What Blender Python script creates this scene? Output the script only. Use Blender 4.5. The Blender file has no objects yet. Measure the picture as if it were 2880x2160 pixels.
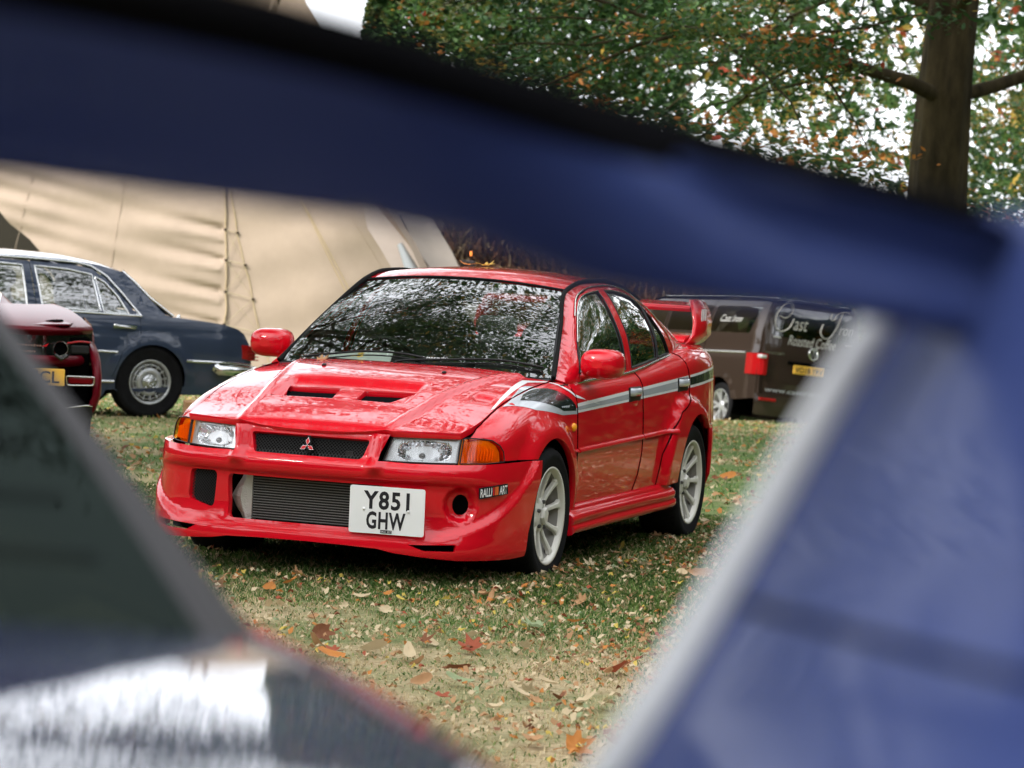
import bpy, math, random
import numpy as np
from mathutils import Vector, Matrix, geometry
random.seed(7)
rng = np.random.default_rng(11)
SC = bpy.context.scene
COL = SC.collection

# ---------------------------------------------------------------- camera
cd = bpy.data.cameras.new("camera")
cam = bpy.data.objects.new("camera", cd)
COL.objects.link(cam)
YAW, PIT, ROL = 3.46557821, -0.04921775, 0.05198799
CAM = Vector((12.57909636, 4.869173, 1.57043524))
_fw = Vector((math.cos(PIT)*math.cos(YAW), math.cos(PIT)*math.sin(YAW), math.sin(PIT)))
_rt = _fw.cross(Vector((0, 0, 1))).normalized()
_up = _rt.cross(_fw)
_r2 = _rt*math.cos(ROL)+_up*math.sin(ROL)
_u2 = -_rt*math.sin(ROL)+_up*math.cos(ROL)
cam.matrix_world = Matrix(((_r2.x, _u2.x, -_fw.x, CAM.x), (_r2.y, _u2.y, -_fw.y, CAM.y), (_r2.z, _u2.z, -_fw.z, CAM.z), (0, 0, 0, 1)))
cd.sensor_width = 36.0
cd.lens = 36.0*8033.25/2880.0
cd.clip_start = 0.05
cd.clip_end = 3000
cd.dof.use_dof = True
cd.dof.focus_distance = 12.3
cd.dof.aperture_fstop = 6.2
cd.dof.aperture_blades = 0
SC.camera = cam

# ---------------------------------------------------------------- sky and sun
SUN_EL, SUN_AZ = math.radians(44), math.radians(-38)      # azimuth counted from +X towards +Y
w = bpy.data.worlds.new("World")
SC.world = w
w.use_nodes = True
nt = w.node_tree
bg = nt.nodes["Background"]
sky = nt.nodes.new("ShaderNodeTexSky")
sky.sky_type = 'NISHITA'
sky.sun_disc = False
sky.sun_elevation = SUN_EL
sky.sun_rotation = math.pi/2-SUN_AZ
sky.air_density = 1.0
sky.dust_density = 4.0
sky.ozone_density = 1.0
hs = nt.nodes.new("ShaderNodeHueSaturation")
hs.inputs["Saturation"].default_value = 0.30
hs.inputs["Value"].default_value = 1.5
nt.links.new(sky.outputs[0], hs.inputs["Color"])
veil = nt.nodes.new("ShaderNodeMix")                      # thin high cloud over the whole sky
veil.data_type = 'RGBA'
veil.inputs[0].default_value = 0.72
veil.inputs[7].default_value = (14.0, 14.4, 15.2, 1)
nt.links.new(hs.outputs[0], veil.inputs[6])
nt.links.new(veil.outputs[2], bg.inputs["Color"])
bg.inputs["Strength"].default_value = 0.15
ld = bpy.data.lights.new("sun", 'SUN')
sun = bpy.data.objects.new("sun", ld)
COL.objects.link(sun)
ld.energy = 2.3
ld.angle = math.radians(8)
ld.color = (1.0, 0.94, 0.86)
sd = Vector((math.cos(SUN_EL)*math.cos(SUN_AZ), math.cos(SUN_EL)*math.sin(SUN_AZ), math.sin(SUN_EL)))
sun.rotation_euler = sd.to_track_quat('Z', 'Y').to_euler()
SC.view_settings.view_transform = 'Standard'
SC.view_settings.look = 'None'
SC.view_settings.gamma = 1
SC.view_settings.exposure = 0.65
SC.view_settings.use_curve_mapping = False
# ---------------------------------------------------------------- helpers
def tag(o, label=None, cat=None, group=None, kind=None):
    if label: o['label'] = label
    if cat: o['category'] = cat
    if group: o['group'] = group
    if kind: o['kind'] = kind
    return o

def empty(name, loc=(0, 0, 0), rz=0, **k):
    o = bpy.data.objects.new(name, None)
    COL.objects.link(o)
    o.empty_display_size = .2
    o.location = loc
    o.rotation_euler = (0, 0, rz)
    return tag(o, **k)

def link(name, me, parent=None):
    o = bpy.data.objects.new(name, me)
    COL.objects.link(o)
    o.parent = parent
    return o

def copy_tree(o, parent=None, loc=None, rz=None):
    c = o.copy()
    COL.objects.link(c)
    if parent: c.parent = parent
    if loc is not None: c.location = loc
    if rz is not None: c.rotation_euler = (0, 0, rz)
    for ch in list(o.children):
        copy_tree(ch, c)
    return c

class MB:
    """collects shapes into one mesh"""
    def __init__(s):
        s.v = []; s.f = []; s.sm = []
    def add(s, verts, faces, smooth=False):
        b = len(s.v)
        s.v.extend([tuple(map(float, p)) for p in verts])
        s.f.extend([tuple(b+i for i in f) for f in faces])
        s.sm.extend([smooth]*len(faces))
    def box(s, c, d, M=None, bev=0.0):
        x, y, z = d[0]/2, d[1]/2, d[2]/2
        if bev > 0:
            b = min(bev, x*.9, y*.9, z*.9)
            vs = []; fs = []
            idx = {}
            for sx in (-1, 1):
                for sy in (-1, 1):
                    for sz in (-1, 1):
                        for k in range(3):
                            q = [sx*(x-b), sy*(y-b), sz*(z-b)]
                            q[k] = (sx*x, sy*y, sz*z)[k]
                            idx[(sx, sy, sz, k)] = len(vs); vs.append(q)
            for k in range(3):
                a, e = (k+1) % 3, (k+2) % 3
                for sg in (-1, 1):
                    ring = []
                    for (p, q) in ((-1, -1), (1, -1), (1, 1), (-1, 1)):
                        t = [0, 0, 0]; t[k] = sg; t[a] = p; t[e] = q
                        ring.append(idx[(*t, k)])
                    fs.append(ring if sg > 0 else ring[::-1])
            for k in range(3):
                a, e = (k+1) % 3, (k+2) % 3
                for p in (-1, 1):
                    for q in (-1, 1):
                        t0 = [0, 0, 0]; t1 = [0, 0, 0]
                        t0[a] = t1[a] = p; t0[e] = t1[e] = q; t0[k] = -1; t1[k] = 1
                        r_ = [idx[(*t0, a)], idx[(*t0, e)], idx[(*t1, e)], idx[(*t1, a)]]
                        fs.append(r_ if p*q < 0 else r_[::-1])
            for sx in (-1, 1):
                for sy in (-1, 1):
                    for sz in (-1, 1):
                        t = [idx[(sx, sy, sz, k)] for k in range(3)]
                        fs.append(t if sx*sy*sz > 0 else t[::-1])
        else:
            vs = [(a, b_, e) for a in (-x, x) for b_ in (-y, y) for e in (-z, z)]
            fs = [(0, 1, 3, 2), (4, 6, 7, 5), (0, 4, 5, 1), (2, 3, 7, 6), (0, 2, 6, 4), (1, 5, 7, 3)]
        c = Vector(c)
        if M is None: vs = [Vector(p)+c for p in vs]
        else: vs = [M@Vector(p)+c for p in vs]
        s.add(vs, fs)
    def tube(s, pts, r, n=8, cap=True, flat=1.0):
        pts = [Vector(p) for p in pts]
        rs = r if hasattr(r, '__len__') else [r]*len(pts)
        vs = []; fs = []
        prev = None
        for i, p in enumerate(pts):
            t = (pts[min(i+1, len(pts)-1)]-pts[max(i-1, 0)]).normalized()
            if prev is None:
                a = t.cross(Vector((0, 0, 1)))
                if a.length < .01: a = t.cross(Vector((1, 0, 0)))
            else:
                a = prev-t*prev.dot(t)
            a.normalize(); prev = a
            b = t.cross(a)
            for k in range(n):
                th = 2*math.pi*k/n
                vs.append(p+(a*math.cos(th)+b*math.sin(th)*flat)*rs[i])
        for i in range(len(pts)-1):
            for k in range(n):
                k2 = (k+1) % n
                fs.append((i*n+k, i*n+k2, (i+1)*n+k2, (i+1)*n+k))
        s.add(vs, fs, True)
        if cap:
            s.add(vs[:n], [tuple(range(n))[::-1]]); s.add(vs[-n:], [tuple(range(n))])
    def lathe(s, prof, n=48, M=None, a0=0, a1=2*math.pi, smooth=True):
        """profile of (radius, height) around local Y"""
        full = abs(a1-a0-2*math.pi) < 1e-6
        m = n if full else n+1
        vs = []; fs = []
        for k in range(m):
            th = a0+(a1-a0)*k/n
            for (r, h) in prof:
                p = Vector((r*math.cos(th), h, r*math.sin(th)))
                vs.append(M@p if M is not None else p)
        q = len(prof)
        for k in range(n):
            k2 = (k+1) % m
            for j in range(q-1):
                fs.append((k*q+j, k*q+j+1, k2*q+j+1, k2*q+j))
        s.add(vs, fs, smooth)
    def loft(s, rings, closed=True, smooth=True, cap=False):
        n = len(rings[0]); vs = [p for r_ in rings for p in r_]; fs = []
        for i in range(len(rings)-1):
            for k in range(n if closed else n-1):
                k2 = (k+1) % n
                fs.append((i*n+k, i*n+k2, (i+1)*n+k2, (i+1)*n+k))
        s.add(vs, fs, smooth)
        if cap:
            s.add(rings[0], [tuple(range(n))[::-1]]); s.add(rings[-1], [tuple(range(n))])
    def prism(s, poly, M, h):
        """poly (x,y) extruded from 0 to h along local z, placed by M"""
        n = len(poly)
        A = [M@Vector((p[0], p[1], 0)) for p in poly]
        B = [M@Vector((p[0], p[1], h)) for p in poly]
        s.add(A+B, [tuple(range(n))[::-1], tuple(range(n, 2*n))]+[(i, (i+1) % n, (i+1) % n+n, i+n) for i in range(n)])
    def ball(s, c, r, n=12, m=8, M=None):
        vs = []; fs = []
        for i in range(m+1):
            ph = math.pi*i/m
            for k in range(n):
                th = 2*math.pi*k/n
                p = Vector((r[0]*math.sin(ph)*math.cos(th), r[1]*math.sin(ph)*math.sin(th), r[2]*math.cos(ph)))
                if M is not None: p = M@p
                vs.append(p+Vector(c))
        for i in range(m):
            for k in range(n):
                k2 = (k+1) % n
                fs.append((i*n+k, (i+1)*n+k, (i+1)*n+k2, i*n+k2))
        s.add(vs, fs, True)
    def build(s, name, mat, parent=None, auto=None):
        me = bpy.data.meshes.new(name)
        me.from_pydata(s.v, [], s.f)
        me.polygons.foreach_set('use_smooth', s.sm)
        if isinstance(mat, (list, tuple)):
            for m_ in mat: me.materials.append(m_)
        else: me.materials.append(mat)
        me.update()
        return link(name, me, parent)

def frame(o, xd, up):
    """matrix with local x along xd, local y along up, z out of the face"""
    x = Vector(xd).normalized(); y = Vector(up); y = (y-x*y.dot(x)).normalized(); z = x.cross(y)
    return Matrix(((x.x, y.x, z.x, o[0]), (x.y, y.y, z.y, o[1]), (x.z, y.z, z.z, o[2]), (0, 0, 0, 1)))

def text(name, body, mat, parent, M, width=None, height=None, ext=.0008, shear=0, bold=0.0, sp=1.0):
    """flat lettering; M places it, centred; width/height give its real size"""
    cu = bpy.data.curves.new(name, 'FONT')
    cu.body = body; cu.size = 1; cu.extrude = 0; cu.shear = shear; cu.offset = bold; cu.space_character = sp
    cu.resolution_u = 3
    t = bpy.data.objects.new(name, cu); COL.objects.link(t)
    bpy.context.view_layer.update()
    me = bpy.data.meshes.new_from_object(t.evaluated_get(bpy.context.evaluated_depsgraph_get()))
    bpy.data.objects.remove(t); bpy.data.curves.remove(cu)
    n = len(me.vertices); co = np.zeros(n*3); me.vertices.foreach_get('co', co); co = co.reshape(n, 3)
    lo, hi = co.min(0), co.max(0)
    sx = width/(hi[0]-lo[0]) if width else None
    sy = height/(hi[1]-lo[1]) if height else sx
    sx = sx or sy
    co = (co-(lo+hi)/2)*[sx, sy, 1]
    co[:, 2] = ext
    R = np.array(M)
    co = co@R[:3, :3].T+R[:3, 3]
    me.vertices.foreach_set('co', co.ravel())
    me.materials.clear(); me.materials.append(mat); me.update()
    o = link(name, me, parent)
    return o

# surface patches ------------------------------------------------------------
def densify(poly, res):
    out = []
    for i in range(len(poly)):
        a = np.array(poly[i], float); b = np.array(poly[(i+1) % len(poly)], float)
        k = max(1, int(math.ceil(np.linalg.norm(b-a)/res)))
        for j in range(k): out.append(a+(b-a)*j/k)
    return np.array(out)

def smooth_poly(pts, n=6, closed=False):
    """Catmull-Rom through the points"""
    P = [np.array(p, float) for p in pts]; out = []
    m = len(P)
    rng_ = range(m) if closed else range(m-1)
    for i in rng_:
        p0 = P[(i-1) % m] if closed or i > 0 else P[0]
        p1 = P[i]; p2 = P[(i+1) % m]
        p3 = P[(i+2) % m] if closed or i+2 < m else P[-1]
        for k in range(n):
            t = k/n
            out.append(.5*((2*p1)+(-p0+p2)*t+(2*p0-5*p1+4*p2-p3)*t*t+(-p0+3*p1-3*p2+p3)*t**3))
    if not closed: out.append(P[-1])
    return [tuple(q) for q in out]

def inside(P, poly):
    x, y = P[:, 0], P[:, 1]; r = np.zeros(len(P), bool); n = len(poly)
    j = n-1
    for i in range(n):
        xi, yi = poly[i]; xj, yj = poly[j]
        c = ((yi > y) != (yj > y)) & (x < (xj-xi)*(y-yi)/(yj-yi+1e-15)+xi)
        r ^= c; j = i
    return r

def edist(P, poly):
    d = np.full(len(P), 1e9); n = len(poly)
    for i in range(n):
        a = poly[i]; b = poly[(i+1) % n]; ab = b-a
        t = np.clip(((P-a)@ab)/(ab@ab+1e-15), 0, 1)
        d = np.minimum(d, np.linalg.norm(P-(a+t[:, None]*ab), axis=1))
    return d

def snormal(S, u, v, e=.0015):
    a = (S(u+e, v)-S(u-e, v)); b = (S(u, v+e)-S(u, v-e))
    n = np.cross(a, b); l = np.linalg.norm(n, axis=1)[:, None]
    return n/np.maximum(l, 1e-12)

def off(S, d, sg=1):
    """the same surface moved by d along its normal"""
    def T(u, v):
        u = np.atleast_1d(np.asarray(u, float)); v = np.atleast_1d(np.asarray(v, float))
        u, v = np.broadcast_arrays(u, v)
        return S(u, v)+snormal(S, u, v)*d*sg
    return T

def mir(S):
    def T(u, v):
        p = S(u, v).copy(); p[..., 1] *= -1
        return p
    return T

def patch(name, S, poly, mat, parent, holes=(), res=.04, rim=.014, hint=(0, 0, 1), e=.0015, holerim=None):
    """a shaped panel: domain polygon (with holes) carried onto surface S, its edges folded inwards by rim"""
    outer = densify(poly, res); hs_ = [densify(h, res*.7) for h in holes]
    lo = outer.min(0); hi = outer.max(0)
    gx, gy = np.meshgrid(np.arange(lo[0]+res/2, hi[0], res), np.arange(lo[1]+res/2, hi[1], res*.87))
    gx = gx+np.where(np.arange(gx.shape[0])[:, None] % 2, res/2, 0)
    G = np.stack([gx.ravel(), gy.ravel()], 1)
    if len(G):
        G = G[inside(G, outer)]
    for h in hs_:
        if len(G): G = G[~inside(G, h)]
    if len(G):
        d = edist(G, outer)
        for h in hs_: d = np.minimum(d, edist(G, h))
        G = G[d > res*.45]
    pts = [outer]+hs_+([G] if len(G) else [])
    V = np.concatenate(pts)
    E = []; b = 0
    for L in [outer]+hs_:
        n = len(L); E += [(b+i, b+(i+1) % n) for i in range(n)]; b += n
    r_ = geometry.delaunay_2d_cdt([Vector(p) for p in V], E, [], 0, 1e-7)
    P2 = np.array([tuple(p) for p in r_[0]]); F = [tuple(f) for f in r_[2]]
    cen = np.array([P2[list(f)].mean(0) for f in F])
    ok = inside(cen, outer)
    for h in hs_: ok &= ~inside(cen, h)
    F = [f for f, k in zip(F, ok) if k]
    X = S(P2[:, 0], P2[:, 1]); N = snormal(S, P2[:, 0], P2[:, 1], e)
    hint = np.array(hint, float)
    if (N@hint).mean() < 0: N = -N
    F2 = []
    for f in F:
        a, b_, c = X[f[0]], X[f[1]], X[f[2]]
        F2.append(f if np.cross(b_-a, c-a)@N[f[0]] > 0 else f[::-1])
    ec = {}
    for f in F2:
        for i in range(len(f)):
            k = (f[i], f[(i+1) % len(f)]); ec[k] = 1
    bd = [k for k in ec if (k[1], k[0]) not in ec]
    VX = [X]; NN = [N]; base = len(X)
    FF = list(F2)
    if rim > 0 and bd:
        A = np.array([k[0] for k in bd]); B = np.array([k[1] for k in bd])
        m = len(bd)
        xa, xb = X[A], X[B]
        ya, yb = xa-N[A]*rim, xb-N[B]*rim
        nn = np.cross(xb-xa, N[A]); nn /= np.maximum(np.linalg.norm(nn, axis=1)[:, None], 1e-9)
        VX += [xa, xb, yb, ya]; na = (nn+N[A]*.5); nb = (nn+N[B]*.5)
        NN += [na/np.linalg.norm(na, axis=1)[:, None], nb/np.linalg.norm(nb, axis=1)[:, None], nn, nn]
        for i in range(m): FF.append((base+i, base+3*m+i, base+2*m+i, base+m+i))
    VV = np.concatenate(VX); NV = np.concatenate(NN)
    me = bpy.data.meshes.new(name)
    me.from_pydata(VV.tolist(), [], FF)
    me.polygons.foreach_set('use_smooth', [True]*len(me.polygons))
    me.materials.append(mat)
    me.update()
    me.normals_split_custom_set_from_vertices(NV.tolist())
    return link(name, me, parent)

def ellipse(c, a, b, n=28, p=2.0, rot=0):
    o = []
    for i in range(n):
        t = 2*math.pi*i/n
        x = abs(math.cos(t))**(2/p)*math.copysign(1, math.cos(t))*a
        y = abs(math.sin(t))**(2/p)*math.copysign(1, math.sin(t))*b
        o.append((c[0]+x*math.cos(rot)-y*math.sin(rot), c[1]+x*math.sin(rot)+y*math.cos(rot)))
    return o

def rpoly(pts, r, n=4):
    """round the corners of a polygon"""
    out = []; m = len(pts)
    for i in range(m):
        p = np.array(pts[i], float); a = np.array(pts[i-1], float); b = np.array(pts[(i+1) % m], float)
        da = a-p; db = b-p; la = np.linalg.norm(da); lb = np.linalg.norm(db)
        rr = min(r, la*.45, lb*.45); pa = p+da/la*rr; pb = p+db/lb*rr
        for k in range(n+1):
            t = k/n
            out.append(tuple((1-t)**2*pa+2*t*(1-t)*p+t*t*pb))
    return out
# ---------------------------------------------------------------- materials
def mat(name, col, rough=.5, metal=0, coat=0, spec=.22, bump=0, bscale=60, var=0, vscale=5, emit=None, trans=0, vcol=None, crough=.03, stretch=None):
    m = bpy.data.materials.new(name); m.use_nodes = True
    t = m.node_tree; b = t.nodes['Principled BSDF']
    b.inputs['Base Color'].default_value = (*col, 1)
    b.inputs['Roughness'].default_value = rough
    b.inputs['Metallic'].default_value = metal
    b.inputs['Coat Weight'].default_value = coat
    b.inputs['Coat Roughness'].default_value = crough
    b.inputs['Specular IOR Level'].default_value = spec
    if trans: b.inputs['Transmission Weight'].default_value = trans
    if emit:
        b.inputs['Emission Color'].default_value = (*emit[0], 1); b.inputs['Emission Strength'].default_value = emit[1]
    if bump or var:
        tc = t.nodes.new('ShaderNodeTexCoord'); mp = t.nodes.new('ShaderNodeMapping')
        if stretch: mp.inputs['Scale'].default_value = stretch
        t.links.new(tc.outputs['Object'], mp.inputs[0])
    if var:
        n = t.nodes.new('ShaderNodeTexNoise'); n.inputs['Scale'].default_value = vscale; n.inputs['Detail'].default_value = 8
        n.inputs['Roughness'].default_value = .65
        t.links.new(mp.outputs[0], n.inputs['Vector'])
        r_ = t.nodes.new('ShaderNodeValToRGB'); r_.color_ramp.elements[0].position = .32; r_.color_ramp.elements[1].position = .68
        c2 = vcol if vcol else tuple(c*(1-var) for c in col)
        r_.color_ramp.elements[0].color = (*c2, 1)
        r_.color_ramp.elements[1].color = (*(tuple(min(1, c*(1+var*.6)) for c in col)), 1)
        t.links.new(n.outputs['Fac'], r_.inputs[0]); t.links.new(r_.outputs[0], b.inputs['Base Color'])
    if bump:
        n = t.nodes.new('ShaderNodeTexNoise'); n.inputs['Scale'].default_value = bscale; n.inputs['Detail'].default_value = 5
        t.links.new(mp.outputs[0], n.inputs['Vector'])
        bp = t.nodes.new('ShaderNodeBump'); bp.inputs['Strength'].default_value = bump; bp.inputs['Distance'].default_value = .01
        t.links.new(n.outputs['Fac'], bp.inputs['Height']); t.links.new(bp.outputs[0], b.inputs['Normal'])
    return m

def paint(name, col, flake=0.0, wave=.05):
    """clear-coated car paint with a faint orange peel and dust film"""
    m = mat(name, col, rough=.42, coat=1.0, spec=.05, metal=flake, crough=.015)
    t = m.node_tree; b = t.nodes['Principled BSDF']
    tc = t.nodes.new('ShaderNodeTexCoord')
    n = t.nodes.new('ShaderNodeTexNoise'); n.inputs['Scale'].default_value = 7; n.inputs['Detail'].default_value = 3
    t.links.new(tc.outputs['Object'], n.inputs['Vector'])
    bp = t.nodes.new('ShaderNodeBump'); bp.inputs['Strength'].default_value = wave; bp.inputs['Distance'].default_value = .004
    t.links.new(n.outputs['Fac'], bp.inputs['Height']); t.links.new(bp.outputs[0], b.inputs['Coat Normal'])
    n2 = t.nodes.new('ShaderNodeTexNoise'); n2.inputs['Scale'].default_value = 40; n2.inputs['Detail'].default_value = 6
    t.links.new(tc.outputs['Object'], n2.inputs['Vector'])
    r_ = t.nodes.new('ShaderNodeMapRange'); r_.inputs[1].default_value = .45; r_.inputs[2].default_value = .8; r_.inputs[3].default_value = .012; r_.inputs[4].default_value = .07
    t.links.new(n2.outputs['Fac'], r_.inputs[0]); t.links.new(r_.outputs[0], b.inputs['Coat Roughness'])
    b.inputs['Coat Weight'].default_value = 1.0 if name != 'blue_paint' else .22
    return m

def glassm(name, tint=(.55, .62, .58), refl=1.0, wave=.0, gcol=(1, 1, 1)):
    m = bpy.data.materials.new(name); m.use_nodes = True
    t = m.node_tree; t.nodes.clear()
    o = t.nodes.new('ShaderNodeOutputMaterial'); mx = t.nodes.new('ShaderNodeMixShader')
    tr = t.nodes.new('ShaderNodeBsdfTransparent'); tr.inputs[0].default_value = (*tint, 1)
    gl = t.nodes.new('ShaderNodeBsdfGlossy'); gl.inputs['Roughness'].default_value = .01; gl.inputs[0].default_value = (*gcol, 1)
    fr = t.nodes.new('ShaderNodeFresnel'); fr.inputs[0].default_value = 1.55
    ml = t.nodes.new('ShaderNodeMath'); ml.operation = 'MULTIPLY_ADD'; ml.inputs[1].default_value = refl; ml.inputs[2].default_value = .03*refl
    ml.use_clamp = True
    t.links.new(fr.outputs[0], ml.inputs[0]); t.links.new(ml.outputs[0], mx.inputs[0])
    t.links.new(tr.outputs[0], mx.inputs[1]); t.links.new(gl.outputs[0], mx.inputs[2]); t.links.new(mx.outputs[0], o.inputs[0])
    if wave:
        tc = t.nodes.new('ShaderNodeTexCoord')
        n = t.nodes.new('ShaderNodeTexNoise'); n.inputs['Scale'].default_value = 4; n.inputs['Detail'].default_value = 2
        mp = t.nodes.new('ShaderNodeMapping'); mp.inputs['Scale'].default_value = (1, 1, 4)
        t.links.new(tc.outputs['Object'], mp.inputs[0]); t.links.new(mp.outputs[0], n.inputs['Vector'])
        bp = t.nodes.new('ShaderNodeBump'); bp.inputs['Strength'].default_value = wave; bp.inputs['Distance'].default_value = .01
        t.links.new(n.outputs['Fac'], bp.inputs['Height']); t.links.new(bp.outputs[0], gl.inputs['Normal'])
    return m

M = {}
M['red'] = paint('red_paint', (.58, .002, .012))
M['navy'] = paint('navy_paint', (.038, .052, .090), .1)
M['maroon'] = paint('maroon_paint', (.11, .002, .008), .1)
M['maroon'].node_tree.nodes['Principled BSDF'].inputs['Coat Weight'].default_value = .28
M['brown'] = paint('brown_paint', (.034, .022, .017), .2)
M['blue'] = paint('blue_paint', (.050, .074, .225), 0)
M['blue_shaded'] = paint('shaded_blue_paint', (.012, .016, .060), 0)  # same paint as the wing, darkened in colour to imitate dark reflections
M['glass'] = glassm('window_glass', (.62, .68, .64), 2.8, .12)
M['screen'] = glassm('screen_glass', (.82, .88, .82), 1.9, .06)
M['rscreen'] = glassm('rear_screen_glass', (.85, .9, .87), .6, .03)
M['dglass'] = glassm('tinted_glass', (.12, .13, .13), 1.8, .05)
M['lens'] = glassm('lamp_lens', (.97, .98, .99), .55, .0)
M['black'] = mat('black_plastic', (.012, .012, .013), .45)
M['void'] = mat('dark_cavity', (.003, .003, .003), .9, spec=0)
M['rubber'] = mat('rubber', (.010, .010, .011), .8, spec=.1, bump=.2, bscale=90, var=.35, vscale=14)
M['seal'] = mat('rubber_seal', (.010, .010, .010), .7, spec=.05)
M['chrome'] = mat('chrome', (.82, .83, .85), .08, 1)
M['silver'] = mat('silver_metal', (.62, .63, .64), .3, 1)
M['satin'] = mat('bright_trim', (.75, .74, .70), .22, 1)
M['alloy'] = mat('cream_wheel_paint', (.66, .64, .57), .33, coat=.4)
M['alloy2'] = mat('silver_wheel_paint', (.50, .51, .52), .32, .5, coat=.3)
M['steel'] = mat('brake_steel', (.16, .155, .15), .35, 1)
M['caliper'] = mat('red_caliper', (.35, .01, .01), .4)
M['amber'] = mat('amber_lens', (.95, .36, .015), .25, coat=.5, bump=.35, bscale=130, stretch=(1, 1, .15))
M['tail'] = mat('red_lens', (.32, .004, .006), .2, coat=.7)
M['tail_d'] = mat('dark_red_lens', (.12, .002, .004), .2, coat=.7)
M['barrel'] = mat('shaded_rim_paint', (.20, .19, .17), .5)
M['plate_w'] = mat('white_plate', (.80, .81, .82), .35, coat=.3)
M['plate_y'] = mat('yellow_plate', (.85, .50, .08), .3, coat=.4)
M['ink'] = mat('black_ink', (.012, .012, .016), .4)
M['ink2'] = mat('plate_letter_black', (.02, .02, .025), .35)
M['white'] = mat('white_vinyl', (.78, .78, .78), .35, coat=.6)
M['grey_vinyl'] = mat('silver_grey_vinyl', (.58, .61, .66), .25, .25, coat=1)
M['sign'] = mat('pale_lettering', (.50, .49, .47), .5)
M['black_vinyl'] = mat('black_vinyl', (.010, .012, .018), .25, coat=1)
M['orange'] = mat('orange_vinyl', (.75, .16, .04), .4)
M['redv'] = mat('red_vinyl', (.55, .01, .015), .3, coat=.5)
M['cloth'] = mat('grey_seat_cloth', (.11, .115, .11), .9, bump=.3, bscale=200)
M['beige'] = mat('beige_trim', (.36, .36, .28), .8)
M['dash'] = mat('dark_dashboard', (.012, .012, .012), .85, bump=.2, bscale=300)
M['paper'] = mat('white_paper', (.72, .76, .74), .7)
M['amber_g'] = glassm('amber_glass', (1.0, .52, .06), .5, .0)
M['matt'] = mat('matt_black_rubber', (.006, .006, .007), 1.0, spec=0)
M['core'] = mat('cooler_core', (.025, .026, .025), .6, .4)
M['fin'] = mat('cooler_fin', (.20, .205, .20), .4, .7, bump=.6, bscale=300)
M['tank'] = mat('cast_alloy', (.42, .42, .39), .5, .8, bump=.5, bscale=120)
M['refl'] = mat('lamp_reflector', (.80, .81, .82), .06, 1, bump=.5, bscale=45)
M['lampw'] = mat('lamp_bezel', (.80, .81, .82), .25, .55)
M['mesh'] = mat('mesh_wire', (.020, .020, .021), .4, .3)
M['carbon'] = mat('gloss_black', (.008, .009, .008), .12, coat=1)
# ---------------------------------------------------------------- surfaces of the red saloon
def pch(x, xs, ys):
    xs = np.asarray(xs, float); ys = np.asarray(ys, float)
    if xs[0] > xs[-1]:
        xs = xs[::-1]; ys = ys[::-1]
    h = np.diff(xs); d = np.diff(ys)/h
    m = np.zeros(len(xs)); m[0] = d[0]; m[-1] = d[-1]
    for i in range(1, len(xs)-1):
        if d[i-1]*d[i] > 0:
            w1 = 2*h[i]+h[i-1]; w2 = h[i]+2*h[i-1]
            m[i] = (w1+w2)/(w1/d[i-1]+w2/d[i])
    x = np.asarray(x, float); xc = np.clip(x, xs[0], xs[-1])
    k = np.clip(np.searchsorted(xs, xc)-1, 0, len(xs)-2)
    t = (xc-xs[k])/h[k]
    y = (2*t**3-3*t**2+1)*ys[k]+(t**3-2*t**2+t)*h[k]*m[k]+(-2*t**3+3*t**2)*ys[k+1]+(t**3-t**2)*h[k]*m[k+1]
    return y + np.where(x < xs[0], (x-xs[0])*m[0], 0) + np.where(x > xs[-1], (x-xs[-1])*m[-1], 0)

def sst(a, b, x):
    t = np.clip((x-a)/(b-a), 0, 1)
    return t*t*(3-2*t)

EV_H = lambda x: pch(x, [-3.5, -3.3, -2.8, -2.3, -1.4, -.45, -.1, .3, .56, .70, .8], [.985, 1.035, 1.045, 1.01, .95, .925, .895, .825, .745, .700, .66])
EV_R = lambda x: pch(x, [-3.5, -1.4, -.4, .2, .7], [.11, .10, .11, .14, .10])

def ev_side(x, t):
    """left flank: t runs up the section, following z until the shoulder and then curving inwards"""
    x = np.asarray(x, float); t = np.asarray(t, float)
    H = EV_H(x); r = EV_R(x); z0 = H-r
    a = np.clip((t-z0)/r, 0, 1.45)
    z = np.where(t < z0, t, z0+r*np.sin(a)+np.clip((t-z0)/r-1.45, 0, 9)*r*.10)
    ex = np.clip((t-z0)/r-1.45, 0, 9)*r
    zz = np.minimum(t, z0+r)
    y = pch(zz, [.16, .24, .32, .45, .58, .70, .80, .90, 1.1], [.795, .818, .832, .845, .850, .846, .840, .833, .82])
    y = y + pch(x, [-3.55, -3.42, -3.3, -3.0, -2.5, -1.5, -.5, 0, .3, .45, .55, .62, .70, .80], [-.36, -.16, -.085, -.035, -.002, 0, -.004, -.010, -.018, -.032, -.06, -.105, -.19, -.37])
    y = y - r*(1-np.cos(a))-ex
    # flared arches
    rr = np.hypot(x, (t-.317))
    fl = .040*sst(.50, .385, rr)*sst(.86, .70, t)*sst(-.62, -.30, x)
    r2 = np.hypot(x+2.51, (t-.317)*1.0)
    ang = np.arctan2(t-.317, -(x+2.51))
    R2 = .46+.13*sst(.2, -.9, np.cos(np.clip(ang, -3.2, 3.2)))
    fl2 = .050*sst(R2+.012, R2-.05, r2)*sst(.90, .74, t)
    return np.stack([x, y+fl+fl2, z], -1)

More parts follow.
